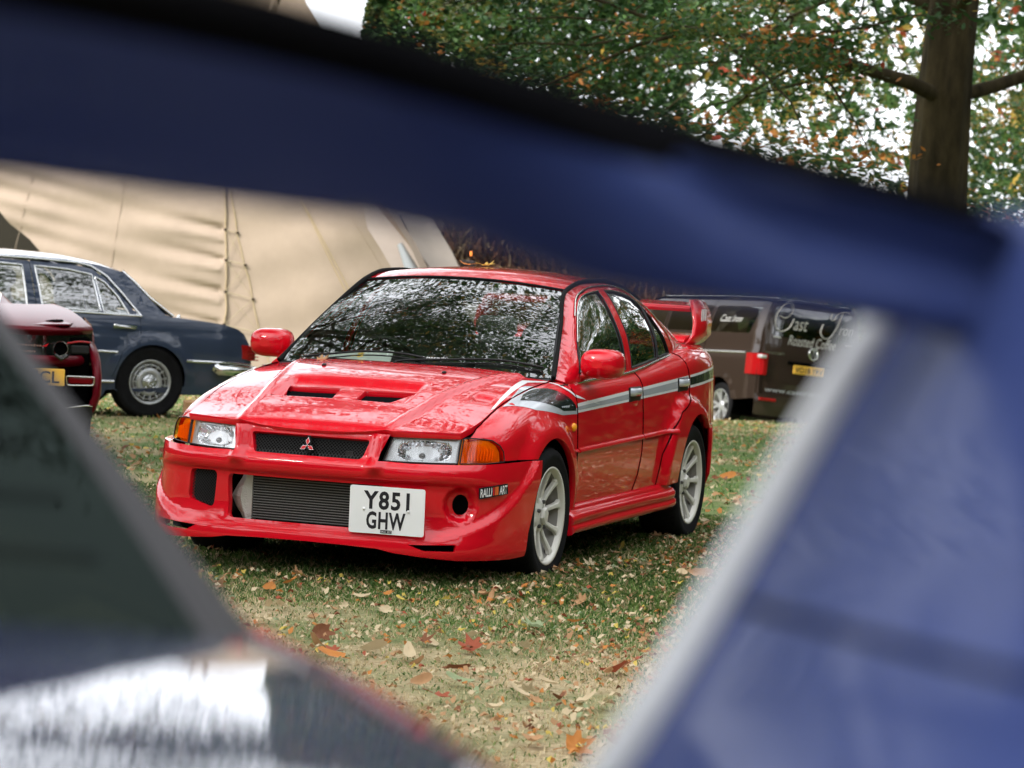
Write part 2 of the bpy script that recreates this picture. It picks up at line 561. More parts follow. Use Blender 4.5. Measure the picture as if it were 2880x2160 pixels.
# plan of the nose, s = distance along the plan curve from the centre line
_np = np.array([(.925, 0), (.920, .2), (.902, .4), (.866, .56), (.805, .68), (.715, .775), (.60, .838), (.45, .873), (.30, .888), (.15, .892)])
_k = np.linspace(0, len(_np)-1, 200)
_nx = pch(_k, np.arange(len(_np)), _np[:, 0]); _ny = pch(_k, np.arange(len(_np)), _np[:, 1])
_ns = np.concatenate([[0], np.cumsum(np.hypot(np.diff(_nx), np.diff(_ny)))])
def nose_s_of_y(y): return float(np.interp(abs(y), _ny, _ns))*(1 if y >= 0 else -1)
def nose_s_of_x(x): return float(np.interp(x, _nx[::-1], _ns[::-1]))
def nose_xy(s):
    a = np.abs(s)
    return pch(a, _ns[::4], _nx[::4]), pch(a, _ns[::4], _ny[::4])*np.sign(s)

def ev_nose(s, z):
    s = np.asarray(s, float); z = np.asarray(z, float)
    a = np.abs(s)
    x, y = nose_xy(s)
    x2, y2 = nose_xy(np.abs(s)+.004)
    x1, y1 = nose_xy(np.abs(s)-.004)
    tx = x2-x1; ty = y2-y1; l = np.hypot(tx, ty)+1e-9
    nx = ty/l; ny = -tx/l*np.where(s < 0, -1, 1)
    side = sst(.55, .95, a)
    o = pch(z, [.15, .165, .20, .235, .27, .36, .45, .487, .50, .53, .56, .575, .60, .63, .70, .715], [-.03, -.006, 0, -.004, -.016, -.030, -.030, -.026, -.012, -.002, -.006, -.022, -.045, -.055, -.080, -.10])
    o_side = pch(z, [.15, .2, .45, .50, .56, .60], [-.012, 0, -.006, -.002, -.006, -.012])
    o = o*(1-side)+o_side*side
    # swept lower lip that climbs round the corner
    zl = .262+.30*np.clip((a-.62)/.60, 0, 2)**1.6
    o = o+.024*sst(zl+.035, zl-.012, z)*sst(.35, .75, a)*sst(1.5, 1.25, a)
    # V ribs either side of the grille
    rc = .335-(.585-z)*(.10)
    o = o+.030*sst(.055, .0, np.abs(a-rc))*sst(.515, .56, z)
    # round fog lamp dish, car left, and a matching shallow one behind the duct
    d = np.hypot(s-FOG[0], z-FOG[1])
    o = o-.045*sst(.085, .052, d)
    return np.stack([x+nx*o, y+ny*o, z], -1)
FOG = (.735, .408)

def ev_lamp(s, z):
    P = np.array([(.842, .30), (.836, .36), (.80, .50), (.715, .657), (.62, .765), (.547, .812), (.49, .83)])
    k = np.array([0, .06, .21, .39, .53, .62, .68])
    a = np.abs(s)
    x = pch(a, k, P[:, 0]); y = pch(a, k, P[:, 1])*np.sign(s)
    x = x-(z-.585)*.30
    return np.stack([x, y, z+0*s], -1)

def ev_hood(x, y):
    x = np.asarray(x, float); y = np.asarray(y, float)
    H = pch(x, [-.50, -.45, -.1, .3, .56, .70, .78, .83, .86], [.940, .928, .898, .828, .755, .722, .704, .688, .66])
    w = pch(x, [-.45, .8], [.72, .68])
    q = np.abs(y)/w
    z = H+.036*(1-q**2.6)
    # raised centre with a crease that widens towards the screen
    yc = pch(x, [-.45, .3, .82], [.585, .43, .352])
    z = z+.020*sst(yc+.030, yc-.006, np.abs(y))*sst(-.5, -.30, x)*(.35+.65*sst(.86, .62, x))
    z = z+.007*sst(.028, 0, np.abs(np.abs(y)-yc-.002))*sst(-.45, -.2, x)*sst(.88, .74, x)
    # vent plateau
    vx = sst(.52, .46, x)*sst(.16, .27, x); vy = sst(.345, .30, np.abs(y-VENTY))
    z = z-.030*vx*vy
    # small duct, car left
    z = z-.018*sst(.11, .0, np.abs(x-NACA[0]))*sst(.055, .035, np.abs(y-NACA[1]))*sst(NACA[0]+.1, NACA[0]-.05, x)
    return np.stack([x, y, z], -1)
VENTY = -.03
NACA = (.25, .585)

EV_RL = lambda x: pch(x, [-3.05, -2.92, -2.6, -2.3, -2.0, -1.65, -1.35, -1.09, -.75, -.413, -.3], [1.02, 1.052, 1.185, 1.295, 1.362, 1.393, 1.387, 1.345, 1.15, .928, .86])
EV_YR = lambda x: pch(x, [-3.05, -2.92, -2.3, -2.0, -1.6, -1.09, -.75, -.413, -.3], [.66, .645, .565, .552, .548, .540, .625, .712, .74])
EV_YB = lambda x: pch(x, [-3.05, -2.9, -2.5, -2.0, -1.4, -.7, -.4, -.3], [.655, .665, .725, .765, .785, .782, .765, .75])
EV_ZB = lambda x: pch(x, [-3.05, -2.9, -2.3, -1.4, -.5, -.3], [1.00, 1.015, .995, .93, .90, .87])

def ev_cabin(x, z):
    x = np.asarray(x, float); z = np.asarray(z, float)
    zb = EV_ZB(x); R = EV_RL(x)
    t = np.clip((z-zb)/np.maximum(R-zb, .02), -.3, 1.0)
    y = EV_YR(x)+(EV_YB(x)-EV_YR(x))*(1-np.sign(t)*np.abs(t)**1.45)
    y = y+.02*sst(.0, .5, t)*sst(1.0, .8, t)
    return np.stack([x, y, z], -1)

def ev_roof(x, y):
    x = np.asarray(x, float); y = np.asarray(y, float)
    q = np.clip(np.abs(y)/EV_YR(x), 0, 1.2)
    return np.stack([x, y, EV_RL(x)+.045*(1-q**2.4)], -1)

def ev_screen(u, v):
    """u across -1..1, v 0 bottom .. 1 top"""
    yb = .712*u; yt = .538*u
    q = 1-u*u
    x = (-.413+.115*q)*(1-v)+(-1.09+.05*q)*v
    y = yb*(1-v)+yt*v
    z = (.928+.0*q)*(1-v)+(1.345+.036*q)*v + .030*np.sin(np.pi*v)
    x = x+.02*np.sin(np.pi*v)
    return np.stack([x, y, z], -1)

def ev_rear_screen(u, v):
    q = 1-u*u
    x = (-2.93-.05*q)*(1-v)+(-2.30-.05*q)*v
    y = u*(.645*(1-v)+.565*v)
    z = (1.047+.01*q)*(1-v)+(1.295+.045*q)*v+.02*np.sin(np.pi*v)
    return np.stack([x, y, z], -1)

def ev_boot(x, y):
    x = np.asarray(x, float); y = np.asarray(y, float)
    H = pch(x, [-3.48, -3.42, -3.3, -2.9], [.96, 1.01, 1.038, 1.050])
    return np.stack([x, y, H+.018*(1-(np.abs(y)/.72)**2.5)], -1)
# ---------------------------------------------------------------- lie of the land
HF = Vector((_fw.x, _fw.y, 0)).normalized()          # level viewing direction
RT = _rt.copy()
def at(L, Z, z=0.0):
    """point L metres to the right and Z metres ahead of where the photographer stands"""
    p = Vector((CAM.x, CAM.y, 0))+RT*L+HF*Z
    return Vector((p.x, p.y, z))
def ground_z(x, y):
    x = np.asarray(x, float); y = np.asarray(y, float)
    Z = (x-CAM.x)*HF.x+(y-CAM.y)*HF.y
    z = np.interp(Z, [-30, 2.5, 7.0, 14, 18.5, 26, 35, 44, 60, 200], [.33, .33, .03, .03, -.05, -.20, -.55, -.98, -1.35, -1.5])
    return z+.010*np.sin(x*1.7+y*.6)*np.sin(y*1.3-x*.4)
def gz(p): return float(ground_z(p[0], p[1]))
# ---------------------------------------------------------------- the red saloon
def solve_t(fn, lo, hi):
    for _ in range(40):
        m = (lo+hi)/2
        if fn(m) > 0: lo = m
        else: hi = m
    return (lo+hi)/2

def ev_t_for_y(x, y):
    return solve_t(lambda t: float(ev_side(np.array([x]), np.array([t]))[0, 1])-y, .6, 1.3)

def arc(cx, cz, r0, a0, a1, n=18, r1=None):
    r1 = r1 or r0
    return [(cx+(r0+(r1-r0)*k/n)*math.cos(math.radians(a0+(a1-a0)*k/n)), cz+(r0+(r1-r0)*k/n)*math.sin(math.radians(a0+(a1-a0)*k/n))) for k in range(n+1)]

def build_wheel(parent, c, side, R=.317, rr=.216, W=.225, style='ten', M_alloy=None, rot=0, red=True):
    """side +1: outer face looks to +Y"""
    al = M_alloy or M['alloy']
    Mx = Matrix.Translation(Vector(c))@Matrix.Rotation(rot, 4, 'Y')
    if side < 0: Mx = Mx@Matrix.Rotation(math.pi, 4, 'Z')
    h = W/2
    b = MB()
    # rim barrel and flange
    b.lathe([(rr+.006, h-.010), (rr+.014, h-.004), (rr+.013, h-.001), (rr+.004, h-.003), (rr-.004, h-.012), (rr-.010, h-.028)], 56, Mx)
    bl = MB(); bl.lathe([(rr-.010, h-.028), (rr-.016, h-.05), (rr-.030, h-.06), (rr-.032, -h+.02), (rr+.01, -h+.008)], 48, Mx); bl.lathe([(.001, h-.135), (rr-.03, h-.135)], 40, Mx)
    if style == 'ten':
        n = 10
        for i in range(n):
            a = 2*math.pi*i/n
            rings = []
            for (r_, hy, wd, dp) in ((.050, h-.040, .019, .03), (.085, h-.046, .0125, .026), (.12, h-.040, .0105, .024), (.16, h-.028, .0115, .022), (.188, h-.019, .0140, .022), (.205, h-.016, .023, .02)):
                rings.append([Mx@Vector((r_*math.cos(a)-k*math.sin(a), y_, r_*math.sin(a)+k*math.cos(a))) for (k, y_) in ((-wd, hy-dp), (-wd, hy-.004), (-wd*.6, hy), (wd*.6, hy), (wd, hy-.004), (wd, hy-dp))])
            b.loft(rings, closed=True, smooth=False)
        b.lathe([(.083, h-.085), (.080, h-.050), (.062, h-.040), (.046, h-.038), (.042, h-.036)], 40, Mx)
        w_ = b.build('wheel', al, parent)
        cap = MB()
        cap.lathe([(.042, h-.04), (.041, h-.028), (.034, h-.018), (.012, h-.016), (.0005, h-.016)], 6, Mx, smooth=False)
        cap.build('hub_cap', M['alloy'], w_)
        for k in range(5):
            a = 2*math.pi*(k+.5)/5
            nb = MB(); p = Mx@Vector((.063*math.cos(a), h-.037, .063*math.sin(a)))
            nb.lathe([(.0095, -.006), (.0095, .006), (.006, .009), (.0003, .009)], 6, Matrix.Translation(p)@Mx.to_3x3().to_4x4(), smooth=False)
            nb.build('wheel_nut', M['steel'], w_)
    elif style == 'bundt':
        b.lathe([(rr-.022, h-.055), (rr-.030, h-.032), (rr-.034, h-.020), (rr-.040, h-.022)], 56, Mx)
        b.lathe([(rr*.70, h-.040), (rr*.66, h-.022), (rr*.52, h-.012), (rr*.42, h-.020), (rr*.37, h-.05)], 48, Mx)
        n = 15
        for i in range(n):
            a = 2*math.pi*i/n
            rings = []
            for (r_, hy, wd, dp) in ((rr*.62, h-.022, .0075, .03), (rr*.80, h-.016, .007, .035), (rr*.90, h-.016, .010, .03)):
                rings.append([Mx@Vector((r_*math.cos(a)-k*math.sin(a), y_, r_*math.sin(a)+k*math.cos(a))) for (k, y_) in ((-wd, hy-dp), (-wd*.6, hy), (wd*.6, hy), (wd, hy-dp))])
            b.loft(rings, closed=True, smooth=False)
        w_ = b.build('wheel', al, parent)
        cap = MB(); cap.lathe([(.078, h-.052), (.074, h-.024), (.060, h-.012), (.048, h-.010), (.046, h-.004), (.0004, h+.002)], 32, Mx)
        cap.build('hub_cap', M['silver'], w_)
        for k in range(5):
            a = 2*math.pi*k/5+.3
            nb = MB(); p = Mx@Vector((.062*math.cos(a), h-.010, .062*math.sin(a)))
            nb.lathe([(.010, -.006), (.010, .006), (.0003, .010)], 8, Matrix.Translation(p)@Mx.to_3x3().to_4x4()); nb.build('wheel_nut', M['chrome'], w_)
        st = MB()
        for k in range(3):
            a = 2*math.pi*k/3+math.pi/2
            st.tube([Mx@Vector((0, h+.004, 0)), Mx@Vector((.034*math.cos(a), h+.003, .034*math.sin(a)))], [.005, .002], 6)
        st.tube([Mx@Vector((.036*math.cos(2*math.pi*k/20), h+.001, .036*math.sin(2*math.pi*k/20))) for k in range(21)], .0025, 6)
        st.build('star_emblem', M['chrome'], w_)
    else:                                    # five split spokes
        n = 10
        for i in range(n):
            a = 2*math.pi*(i//2)/5+(.17 if i % 2 else -.17)
            rings = []
            for (r_, hy, wd, dp, da) in ((.05, h-.035, .02, .03, 0), (.12, h-.03, .016, .03, .0), (rr-.012, h-.018, .019, .03, .06*(1 if i % 2 else -1))):
                aa = a+da
                rings.append([Mx@Vector((r_*math.cos(aa)-k*math.sin(aa), y_, r_*math.sin(aa)+k*math.cos(aa))) for (k, y_) in ((-wd, hy-dp), (-wd, hy), (wd, hy), (wd, hy-dp))])
            b.loft(rings, closed=True, smooth=False)
        b.lathe([(.075, h-.06), (.07, h-.032), (.03, h-.026), (.0004, h-.026)], 24, Mx)
        w_ = b.build('wheel', al, parent)
    bl.build('rim_barrel', M['barrel'], w_)
    t = MB()
    t.lathe([(rr-.002, -h+.012), (rr+.03, -h), (R-.03, -h-.004), (R-.010, -h+.006), (R-.001, -h+.022), (R, -h+.05), (R, h-.05), (R-.001, h-.022), (R-.010, h-.006), (R-.026, h+.003), (R-.045, h+.005), (R-.050, h+.003), (rr+.035, h+.001), (rr+.016, h-.002), (rr+.010, h-.006)], 64, Mx)
    # tread grooves: shallow ribs
    for k in range(36):
        a = 2*math.pi*k/36
        for sgn in (-1, 1):
            p0 = Vector(((R+.0015)*math.cos(a), sgn*h*.25, (R+.0015)*math.sin(a))); p1 = Vector(((R+.001)*math.cos(a+.06), sgn*h*.86, (R+.001)*math.sin(a+.06)))
            t.tube([Mx@p0, Mx@p1], .0028, 4, cap=False)
    t.build('tyre', M['rubber'], w_)
    d = MB()
    d.lathe([(.06, h-.10), (.145, h-.10), (.147, h-.104), (.147, h-.124), (.145, h-.128), (.06, h-.128)], 40, Mx)
    d.build('brake_disc', M['steel'], w_)
    if red:
        cbm = MB()
        cx_ = 1 if side > 0 else -1
        for k in range(7):
            a = math.radians(150+k*10) if side > 0 else math.radians(30-k*10)
            cbm.box(Mx@Vector((.128*math.cos(a), h-.103, .128*math.sin(a))), (.05, .05, .034), (Mx.to_3x3()@Matrix.Rotation(-a, 3, 'Y')), .006)
        cbm.build('caliper', M['caliper'], w_)
    return w_

def build_evo():
    car = empty('red_saloon', (0, 0, 0), label='bright red sports saloon with white wheels and a tall rear wing, nose towards the viewer', cat='car')
    R = M['red']
    # ---------- bonnet
    ys = lambda x: float(np.interp(x, [-.44, 0, .55, .72, .80], [.716, .698, .684, .664, .64]))
    xf = lambda y: .866-.30*(abs(y)/.66)**2.6*.50
    bon = [(x, -ys(x)+.003) for x in np.linspace(-.40, .70, 12)] + [(xf(y), y) for y in np.linspace(-.66, .66, 27)] + [(x, ys(x)-.003) for x in np.linspace(.70, -.40, 12)]
    bon += [(-.40+.135*(1-(y/.72)**2), y) for y in np.linspace(.68, -.68, 21)]
    slots = [[(.290, -.345), (.280, -.090), (.484, -.070), (.440, -.318)], [(.290, .030), (.264, .290), (.432, .214), (.494, .040)]]
    slots = [rpoly(q, .02) for q in slots]
    duct = rpoly([(.245, .55), (.243, .635), (.275, .622), (.285, .552)], .008)
    bn = patch('bonnet', ev_hood, bon, R, car, holes=slots+[duct], res=.016, rim=.03)
    # cavity under the vents with a few blades
    for q in slots+[duct]:
        patch('vent_floor', off(ev_hood, -.028), q, M['void'], bn, rim=0, res=.05)
    for sg, y0, y1 in ((0, -.32, -.09), (1, .05, .24)):
        v = MB()
        for x in (.345, .385, .425):
            v.box((x, (y0+y1)/2, float(ev_hood(np.array([x]), np.array([(y0+y1)/2]))[0, 2])-.018), (.026, y1-y0, .003), Matrix.Rotation(.5, 3, 'Y'))
        v.build('vent_blade', M['matt'], bn)
    for (x, y) in ((-.046, .29), (-.04, -.317)):
        j = MB(); z = float(ev_hood(np.array([x]), np.array([y]))[0, 2]); j.ball((x, y, z+.002), (.017, .011, .009)); j.build('washer_jet', M['black'], bn)
    st = patch('white_stripe', off(ev_hood, .0012), [(.372, .672), (.350, .694), (-.215, .668), (-.222, .640), (-.262, .612), (-.345, .704), (-.36, .704), (-.285, .585)][::-1] if False else [(.372, .676), (.352, ys(.352)-.004), (-.205, .652), (-.215, .645), (-.345, .709), (-.372, .709), (-.262, .607)], M['white'], bn, rim=0, res=.03)
    patch('grey_stripe', off(ev_hood, .0012), [(.16, .697), (-.065, .667), (-.115, .672), (-.15, .702), (.10, .698)], M['grey_vinyl'], bn, rim=0, res=.03)

    # ---------- wings (front fenders), doors, rear quarters: left and right
    for sd in (1, -1):
        S = ev_side if sd > 0 else mir(ev_side)
        hint = (0, sd, .3)
        tt = lambda x: ev_t_for_y(x, ys(x)+.002)
        fen = [(.52, .596), (.537, .65), (.565, .69), (.60, .707)]
        fen += [(x, tt(x)) for x in np.linspace(.655, -.33, 16)]
        fen += [(-.39, ev_t_for_y(-.39, .74)), (-.42, ev_t_for_y(-.42, .775)), (-.425, .86), (-.428, .76), (-.43, .58), (-.438, .44), (-.44, .335), (-.345, .325)]
        fen += arc(0, .317, .345, 178, 48.5, 20, .372)
        patch('front_wing', S, fen, R, car, res=.03, rim=.03, hint=hint)
        tb = lambda x: ev_t_for_y(x, float(EV_YB(np.array([x]))[0])+.004)
        d1 = [(-.446, .335), (-.444, .44), (-.437, .58), (-.435, .76), (-.432, .86)]+[(x, tb(x)) for x in np.linspace(-.45, -1.535, 12)]+[(-1.541, .80), (-1.541, .63), (-1.537, .52), (-1.50, .42), (-1.435, .335)]
        dr = patch('front_door', S, d1, R, car, res=.04, rim=.012, hint=hint)
        d2 = [(-1.443, .335), (-1.508, .42), (-1.545, .52), (-1.549, .63), (-1.549, .80)]+[(x, tb(x)) for x in np.linspace(-1.543, -2.42, 10)]+[(-2.447, .93), (-2.47, .86), (-2.44, .80), (-2.33, .775), (-2.15, .72), (-2.03, .63), (-1.94, .50), (-1.88, .335)]
        dr2 = patch('rear_door', S, d2, R, car, res=.04, rim=.012, hint=hint)
        tq = lambda x: ev_t_for_y(x, float(EV_YB(np.array([x]))[0])+.002)
        q = [(-1.888, .335), (-1.948, .50), (-2.036, .625), (-2.155, .713), (-2.335, .767), (-2.445, .793), (-2.478, .86), (-2.455, .93), (-2.43, tb(-2.43))]
        q += [(x, tq(x)) for x in np.linspace(-2.46, -2.93, 7)]+[(x, ev_t_for_y(x, .662)) for x in np.linspace(-3.0, -3.36, 6)]
        q += [(-3.40, .97), (-3.42, .85), (-3.42, .70), (-3.40, .612), (-2.84, .612)]+arc(-2.51, .317, .385, 139, 4, 18, .36)[1:]
        patch('rear_quarter', S, q, R, car, res=.03, rim=.03, hint=hint)
        # rear bumper corner
        rb = [(-2.846, .604), (-3.10, .604), (-3.44, .604), (-3.44, .25), (-2.93, .25), (-2.89, .34), (-2.875, .45)]
        def SB(x, t, S=ev_side, sd=sd):
            t = np.asarray(t, float); x = np.asarray(x, float)
            p = S(x, t*.6+.2).copy()
            y = p[..., 1]
            y = np.where(y > 0, y, 0)
            k = sst(-2.86, -3.2, x)
            p[..., 0] = x*1.0
            p[..., 1] = (y+.002*k+.012*sst(.60, .55, t)*k-.03*sst(.36, .25, t)-.10*sst(-3.15, -3.5, x))*sd
            p[..., 2] = t
            return p
        patch('rear_bumper_corner', SB, rb, R, car, res=.035, rim=.02, hint=hint)
        sl = [(-3.47, .60), (-3.47, .98)]
        # side skirt
        k = MB(); rings = []
        prof = [(.822, .345), (.848, .338), (.858, .322), (.862, .312), (.880, .306), (.896, .288), (.897, .268), (.884, .258), (.900, .248), (.904, .228), (.890, .212), (.82, .200)]
        for x, dy, dz in ((-.285, -.004, -.006), (-.31, 0, 0), (-.42, 0, 0), (-.9, -.004, .0), (-1.6, -.004, 0), (-1.9, .0, .0), (-2.04, .004, .004), (-2.085, -.004, .01)):
            ring = []
            for i, (y, z) in enumerate(prof):
                yy = y+dy
                if 5 <= i <= 9 and x < -.43 and x > -1.88: yy += (-.010 if i in (6, 7) else 0)
                ring.append((x, sd*yy, z+dz))
            rings.append(ring)
        k.loft(rings, closed=True, cap=True)
        k.build('side_skirt', R, car)
        # body side moulding on both doors
        for (x0, x1, par) in ((-.374, -.428, None), (-.448, -1.538, dr), (-1.552, -2.055, dr2)):
            mb = MB(); rings = []
            for x in np.linspace(x0, x1, 12):
                p = ev_side(np.array([x]), np.array([.612]))[0]
                zc = .597+.0225*(-x-.374)/1.7
                w_ = .0135*(1 if x < -.45 else max(.05, (-x-.36)/.09))
                rings.append([(x, sd*(p[1]-.002), zc-w_), (x, sd*(p[1]+.015), zc-w_*.75), (x, sd*(p[1]+.0155), zc-w_*.3), (x, sd*(p[1]+.004), zc+w_*.85), (x, sd*(p[1]-.002), zc+w_)])
            mb.loft(rings, closed=True, cap=True); mb.build('door_moulding', R, par or car)
        # livery
        Sd = off(S, .0012, -sd)
        hl = lambda x: .778+.030*(-x-.43)/1.1
        hh = lambda x: .823+.043*(-x-.43)/1.1
        for (x0, x1, par) in ((-.436, -1.538, dr), (-1.552, -2.45, dr2), (-2.485, -3.28, car)):
            xs_ = np.linspace(x0, x1, 8)
            patch('white_side_stripe', Sd, [(x, hl(x)) for x in xs_]+[(x, hh(x)) for x in xs_[::-1]], M['white'] if x0 > -2.4 else M['white'], par, rim=0, res=.05, hint=hint)
            if x0 < -2.4:
                patch('black_side_band', off(S, .0022, -sd), [(x, hl(x)+.014) for x in xs_]+[(x, hh(x)-.013) for x in xs_[::-1]], M['black_vinyl'], par, rim=0, res=.05, hint=hint)
            else:
                patch('grey_side_band', off(S, .0022, -sd), [(x, hl(x)+.012) for x in xs_]+[(x, hh(x)-.016) for x in xs_[::-1]], M['grey_vinyl'], par, rim=0, res=.05, hint=hint)
        patch('grey_wing_flash', Sd, [(.295, tt(.295)-.010), (.10, .815), (-.20, .776), (-.424, .773), (-.424, .800), (-.33, .825), (-.12, tt(-.12)-.004), (.15, tt(.15)-.004)], M['grey_vinyl'], car, rim=0, res=.03, hint=hint)
        patch('black_wing_flash', off(S, .0022, -sd), [(.135, .888), (-.06, .835), (-.22, .796), (-.41, .790), (-.40, .815), (-.33, .855), (-.20, .925), (-.10, tt(-.1)-.012), (.04, tt(.04)-.016)], M['black_vinyl'], car, rim=0, res=.03, hint=hint)
        patch('white_wing_line', off(S, .0026, -sd), [(-.328, tt(-.32)-.008), (-.365, .915), (-.424, .868), (-.424, .852), (-.35, .90), (-.308, tt(-.31)-.012)], M['white'], car, rim=0, res=.02, hint=hint)
        patch('white_door_line', off(S, .0026, -sd), [(-.436, .866), (-.62, .823), (-.80, .808), (-.436, .850)], M['white'], dr, rim=0, res=.03, hint=hint)
        # shut lines between the panels
        for pts in ([(-.431, .90), (-.4315, .76), (-.4335, .58), (-.441, .44), (-.442, .336)], [(-1.539, tb(-1.539)), (-1.545, .80), (-1.545, .63), (-1.541, .52), (-1.504, .42), (-1.439, .336)], [(-2.425, tb(-2.425)), (-2.451, .93), (-2.474, .86), (-2.442, .797), (-2.333, .771), (-2.152, .716), (-2.033, .628), (-1.944, .50), (-1.884, .336)], [(x, tt(x)+.001) for x in np.linspace(.655, -.40, 14)], [(.52, .5945), (.40, .5945), (.28, .5945)]):
            q_ = densify(pts+pts[::-1][1:-1], .05); n_ = len(q_)//2+1; q_ = q_[:n_]; P = off(S, .0015, -sd)(q_[:, 0], q_[:, 1])
            mb = MB(); mb.tube([tuple(p) for p in P], .0028, 5); mb.build('shut_line', M['void'], car)
        # repeater lamp
        rp = MB(); p = ev_side(np.array([-.372]), np.array([.712]))[0]
        rp.ball((p[0], sd*p[1], p[2]), (.030, .014, .021), 16, 10); rp.build('side_repeater', M['amber'], car)
        # door handles
        for x0, z0, par in ((-1.39, .848, dr), (-2.325, .868, dr2)):
            p = ev_side(np.array([x0]), np.array([z0]))[0]; y = p[1]
            hb = MB(); hb.box((x0, sd*(y+.003), z0-.012), (.205, .010, .075), None, .006); h0 = hb.build('handle_bezel', M['black'], par)
            g = MB()
            rings = []
            for x in np.linspace(-.095, .095, 9):
                e_ = (1-(x/.0955)**6)
                rings.append([(x0+x, sd*(y+.004), z0-.022), (x0+x, sd*(y+.006+.018*e_), z0-.020), (x0+x, sd*(y+.006+.022*e_), z0), (x0+x, sd*(y+.006+.016*e_), z0+.018), (x0+x, sd*(y+.004), z0+.021)])
            g.loft(rings, closed=True, cap=True); g.build('handle_flap', M['grey_vinyl'], h0)
            s_ = MB(); s_.ball((x0-.02, sd*(y+.001), z0-.055), (.062, .008, .024), 16, 8); s_.build('handle_recess', R, h0)
        # ---------- cabin side: rail and pillars, door frames, glass
        C = ev_cabin if sd > 0 else mir(ev_cabin)
        rl = lambda x: (x, float(EV_RL(np.array([x]))[0]))
        zb = lambda x: float(EV_ZB(np.array([x]))[0])
        dline = [(-.565, .905), (-.66, .985), (-.80, 1.118), (-.95, 1.222), (-1.08, 1.295), (-1.19, 1.333), (-1.32, 1.357), (-1.48, 1.369), (-1.70, 1.373), (-1.91, 1.364), (-2.10, 1.335), (-2.26, 1.272), (-2.37, 1.19), (-2.46, 1.086), (-2.52, .999)]
        band = [rl(x) for x in np.linspace(-.425, -2.90, 34)]+[(-2.93, 1.02), (-2.75, zb(-2.75)), (-2.525, .998)]+dline[::-1][1:]+[(-.45, .905)]
        patch('cabin_side', C, band, R, car, res=.03, rim=.012, hint=hint)
        gf = [(-.635, .957), (-.80, 1.100), (-1.00, 1.238), (-1.12, 1.296), (-1.22, 1.324), (-1.33, 1.338), (-1.472, 1.347), (-1.395, .958)]
        gr = [(-1.505, .962), (-1.585, 1.350), (-1.775, 1.346), (-2.00, 1.320), (-2.125, 1.277), (-2.055, 1.000)]
        gq = [(-2.075, 1.003), (-2.143, 1.268), (-2.22, 1.213), (-2.30, 1.110), (-2.365, 1.020)]
        zz = lambda x: zb(x)+.004
        frf = [(-.57, .908)]+[(a-.006, b-.004) for a, b in dline[1:7]]+[(-1.485, 1.366), (-1.44, zz(-1.44)), (-.60, zz(-.60)+.0)]
        frf = frf[:-2]+[(-1.437, zz(-1.437)), (-1.0, zz(-1.0)), (-.60, zz(-.6))]
        f1 = patch('door_frame', C, frf, R, dr, holes=[gf], res=.028, rim=.01, hint=hint)
        frr = [(-1.493, 1.365), (-1.70, 1.368), (-1.905, 1.359), (-2.095, 1.330), (-2.25, 1.268), (-2.36, 1.188), (-2.45, 1.086), (-2.508, 1.006), (-2.3, zz(-2.3)), (-2.0, zz(-2.0)), (-1.445, zz(-1.445))]
        f2 = patch('door_frame', C, frr, R, dr2, holes=[gr, gq], res=.028, rim=.01, hint=hint)
        for g_, p_ in ((gf, dr), (gr, dr2), (gq, dr2)):
            patch('window_glass', off(C, -.006, -sd), g_, M['glass'], p_, rim=0, res=.05, hint=hint)
            loop = densify(g_, .04); P = off(C, -.001, -sd)(loop[:, 0], loop[:, 1])
            tb_ = MB(); tb_.tube([tuple(p) for p in P]+[tuple(P[0])], .0055, 6, cap=False); tb_.build('window_seal', M['black'], p_)
        # bright strips: waist and upper frame
        for nm, pts, rr_, mt in (('waist_strip', [(x, zb(x)+.008) for x in np.linspace(-.57, -2.52, 24)], .0085, 'satin'), ('upper_strip', dline[3:-1], .0045, 'satin'), ('inner_strip', gf[1:7], .0035, 'satin'), ('inner_strip', gr[1:5], .0035, 'satin')):
            a_ = np.array(smooth_poly(pts, 3)); P = off(C, .004, -sd)(a_[:, 0], a_[:, 1])
            mb = MB(); mb.tube([tuple(p) for p in P], rr_, 6); mb.build(nm, M[mt], car if 'waist' in nm or 'upper' in nm else dr)
        # roof / screen side moulding, black
        xs_ = list(np.linspace(-.415, -2.30, 30)); P = [(x, sd*(float(EV_YR(np.array([x]))[0])+.002), float(EV_RL(np.array([x]))[0])+.007) for x in xs_]
        mb = MB(); mb.tube(P, .012, 8); mb.build('roof_moulding', M['seal'], car)
        # mirror
        cx, cy, cz = -.70, sd*.872, 1.008
        rings = []
        for (dx, sy, sz) in ((-.035, .90, .90), (-.03, 1.0, 1.0), (0, 1, 1), (.04, .98, .98), (.075, .90, .90), (.10, .70, .68), (.11, .25, .25)):
            e_ = ellipse((0, 0), .103*sy, .073*sz, 28, 3.0)
            rings.append([(cx+dx-.03*(1-abs(a)/.11)*0, cy+a, cz+b-(.0)) for a, b in e_])
        mb = MB(); mb.loft(rings, closed=True, cap=True); mo = mb.build('wing_mirror', R, car)
        mb = MB(); mb.tube([(cx+.02, cy-sd*.06, cz-.045), (cx+.03, sd*.79, cz-.062), (cx+.03, sd*.755, cz-.068)], [.026, .024, .034], 10, flat=.8); mb.build('mirror_arm', R, mo)
        mb = MB(); e_ = ellipse((0, 0), .092, .056, 24, 3.0); mb.add([(cx-.0365, cy+a, cz+b) for a, b in e_], [tuple(range(24))]); mb.build('mirror_glass', M['chrome'], mo)
        # wheels
        build_wheel(car, (0, sd*.752, .317), sd, rot=.2)
        build_wheel(car, (-2.51, sd*.752, .317), sd, rot=.62)
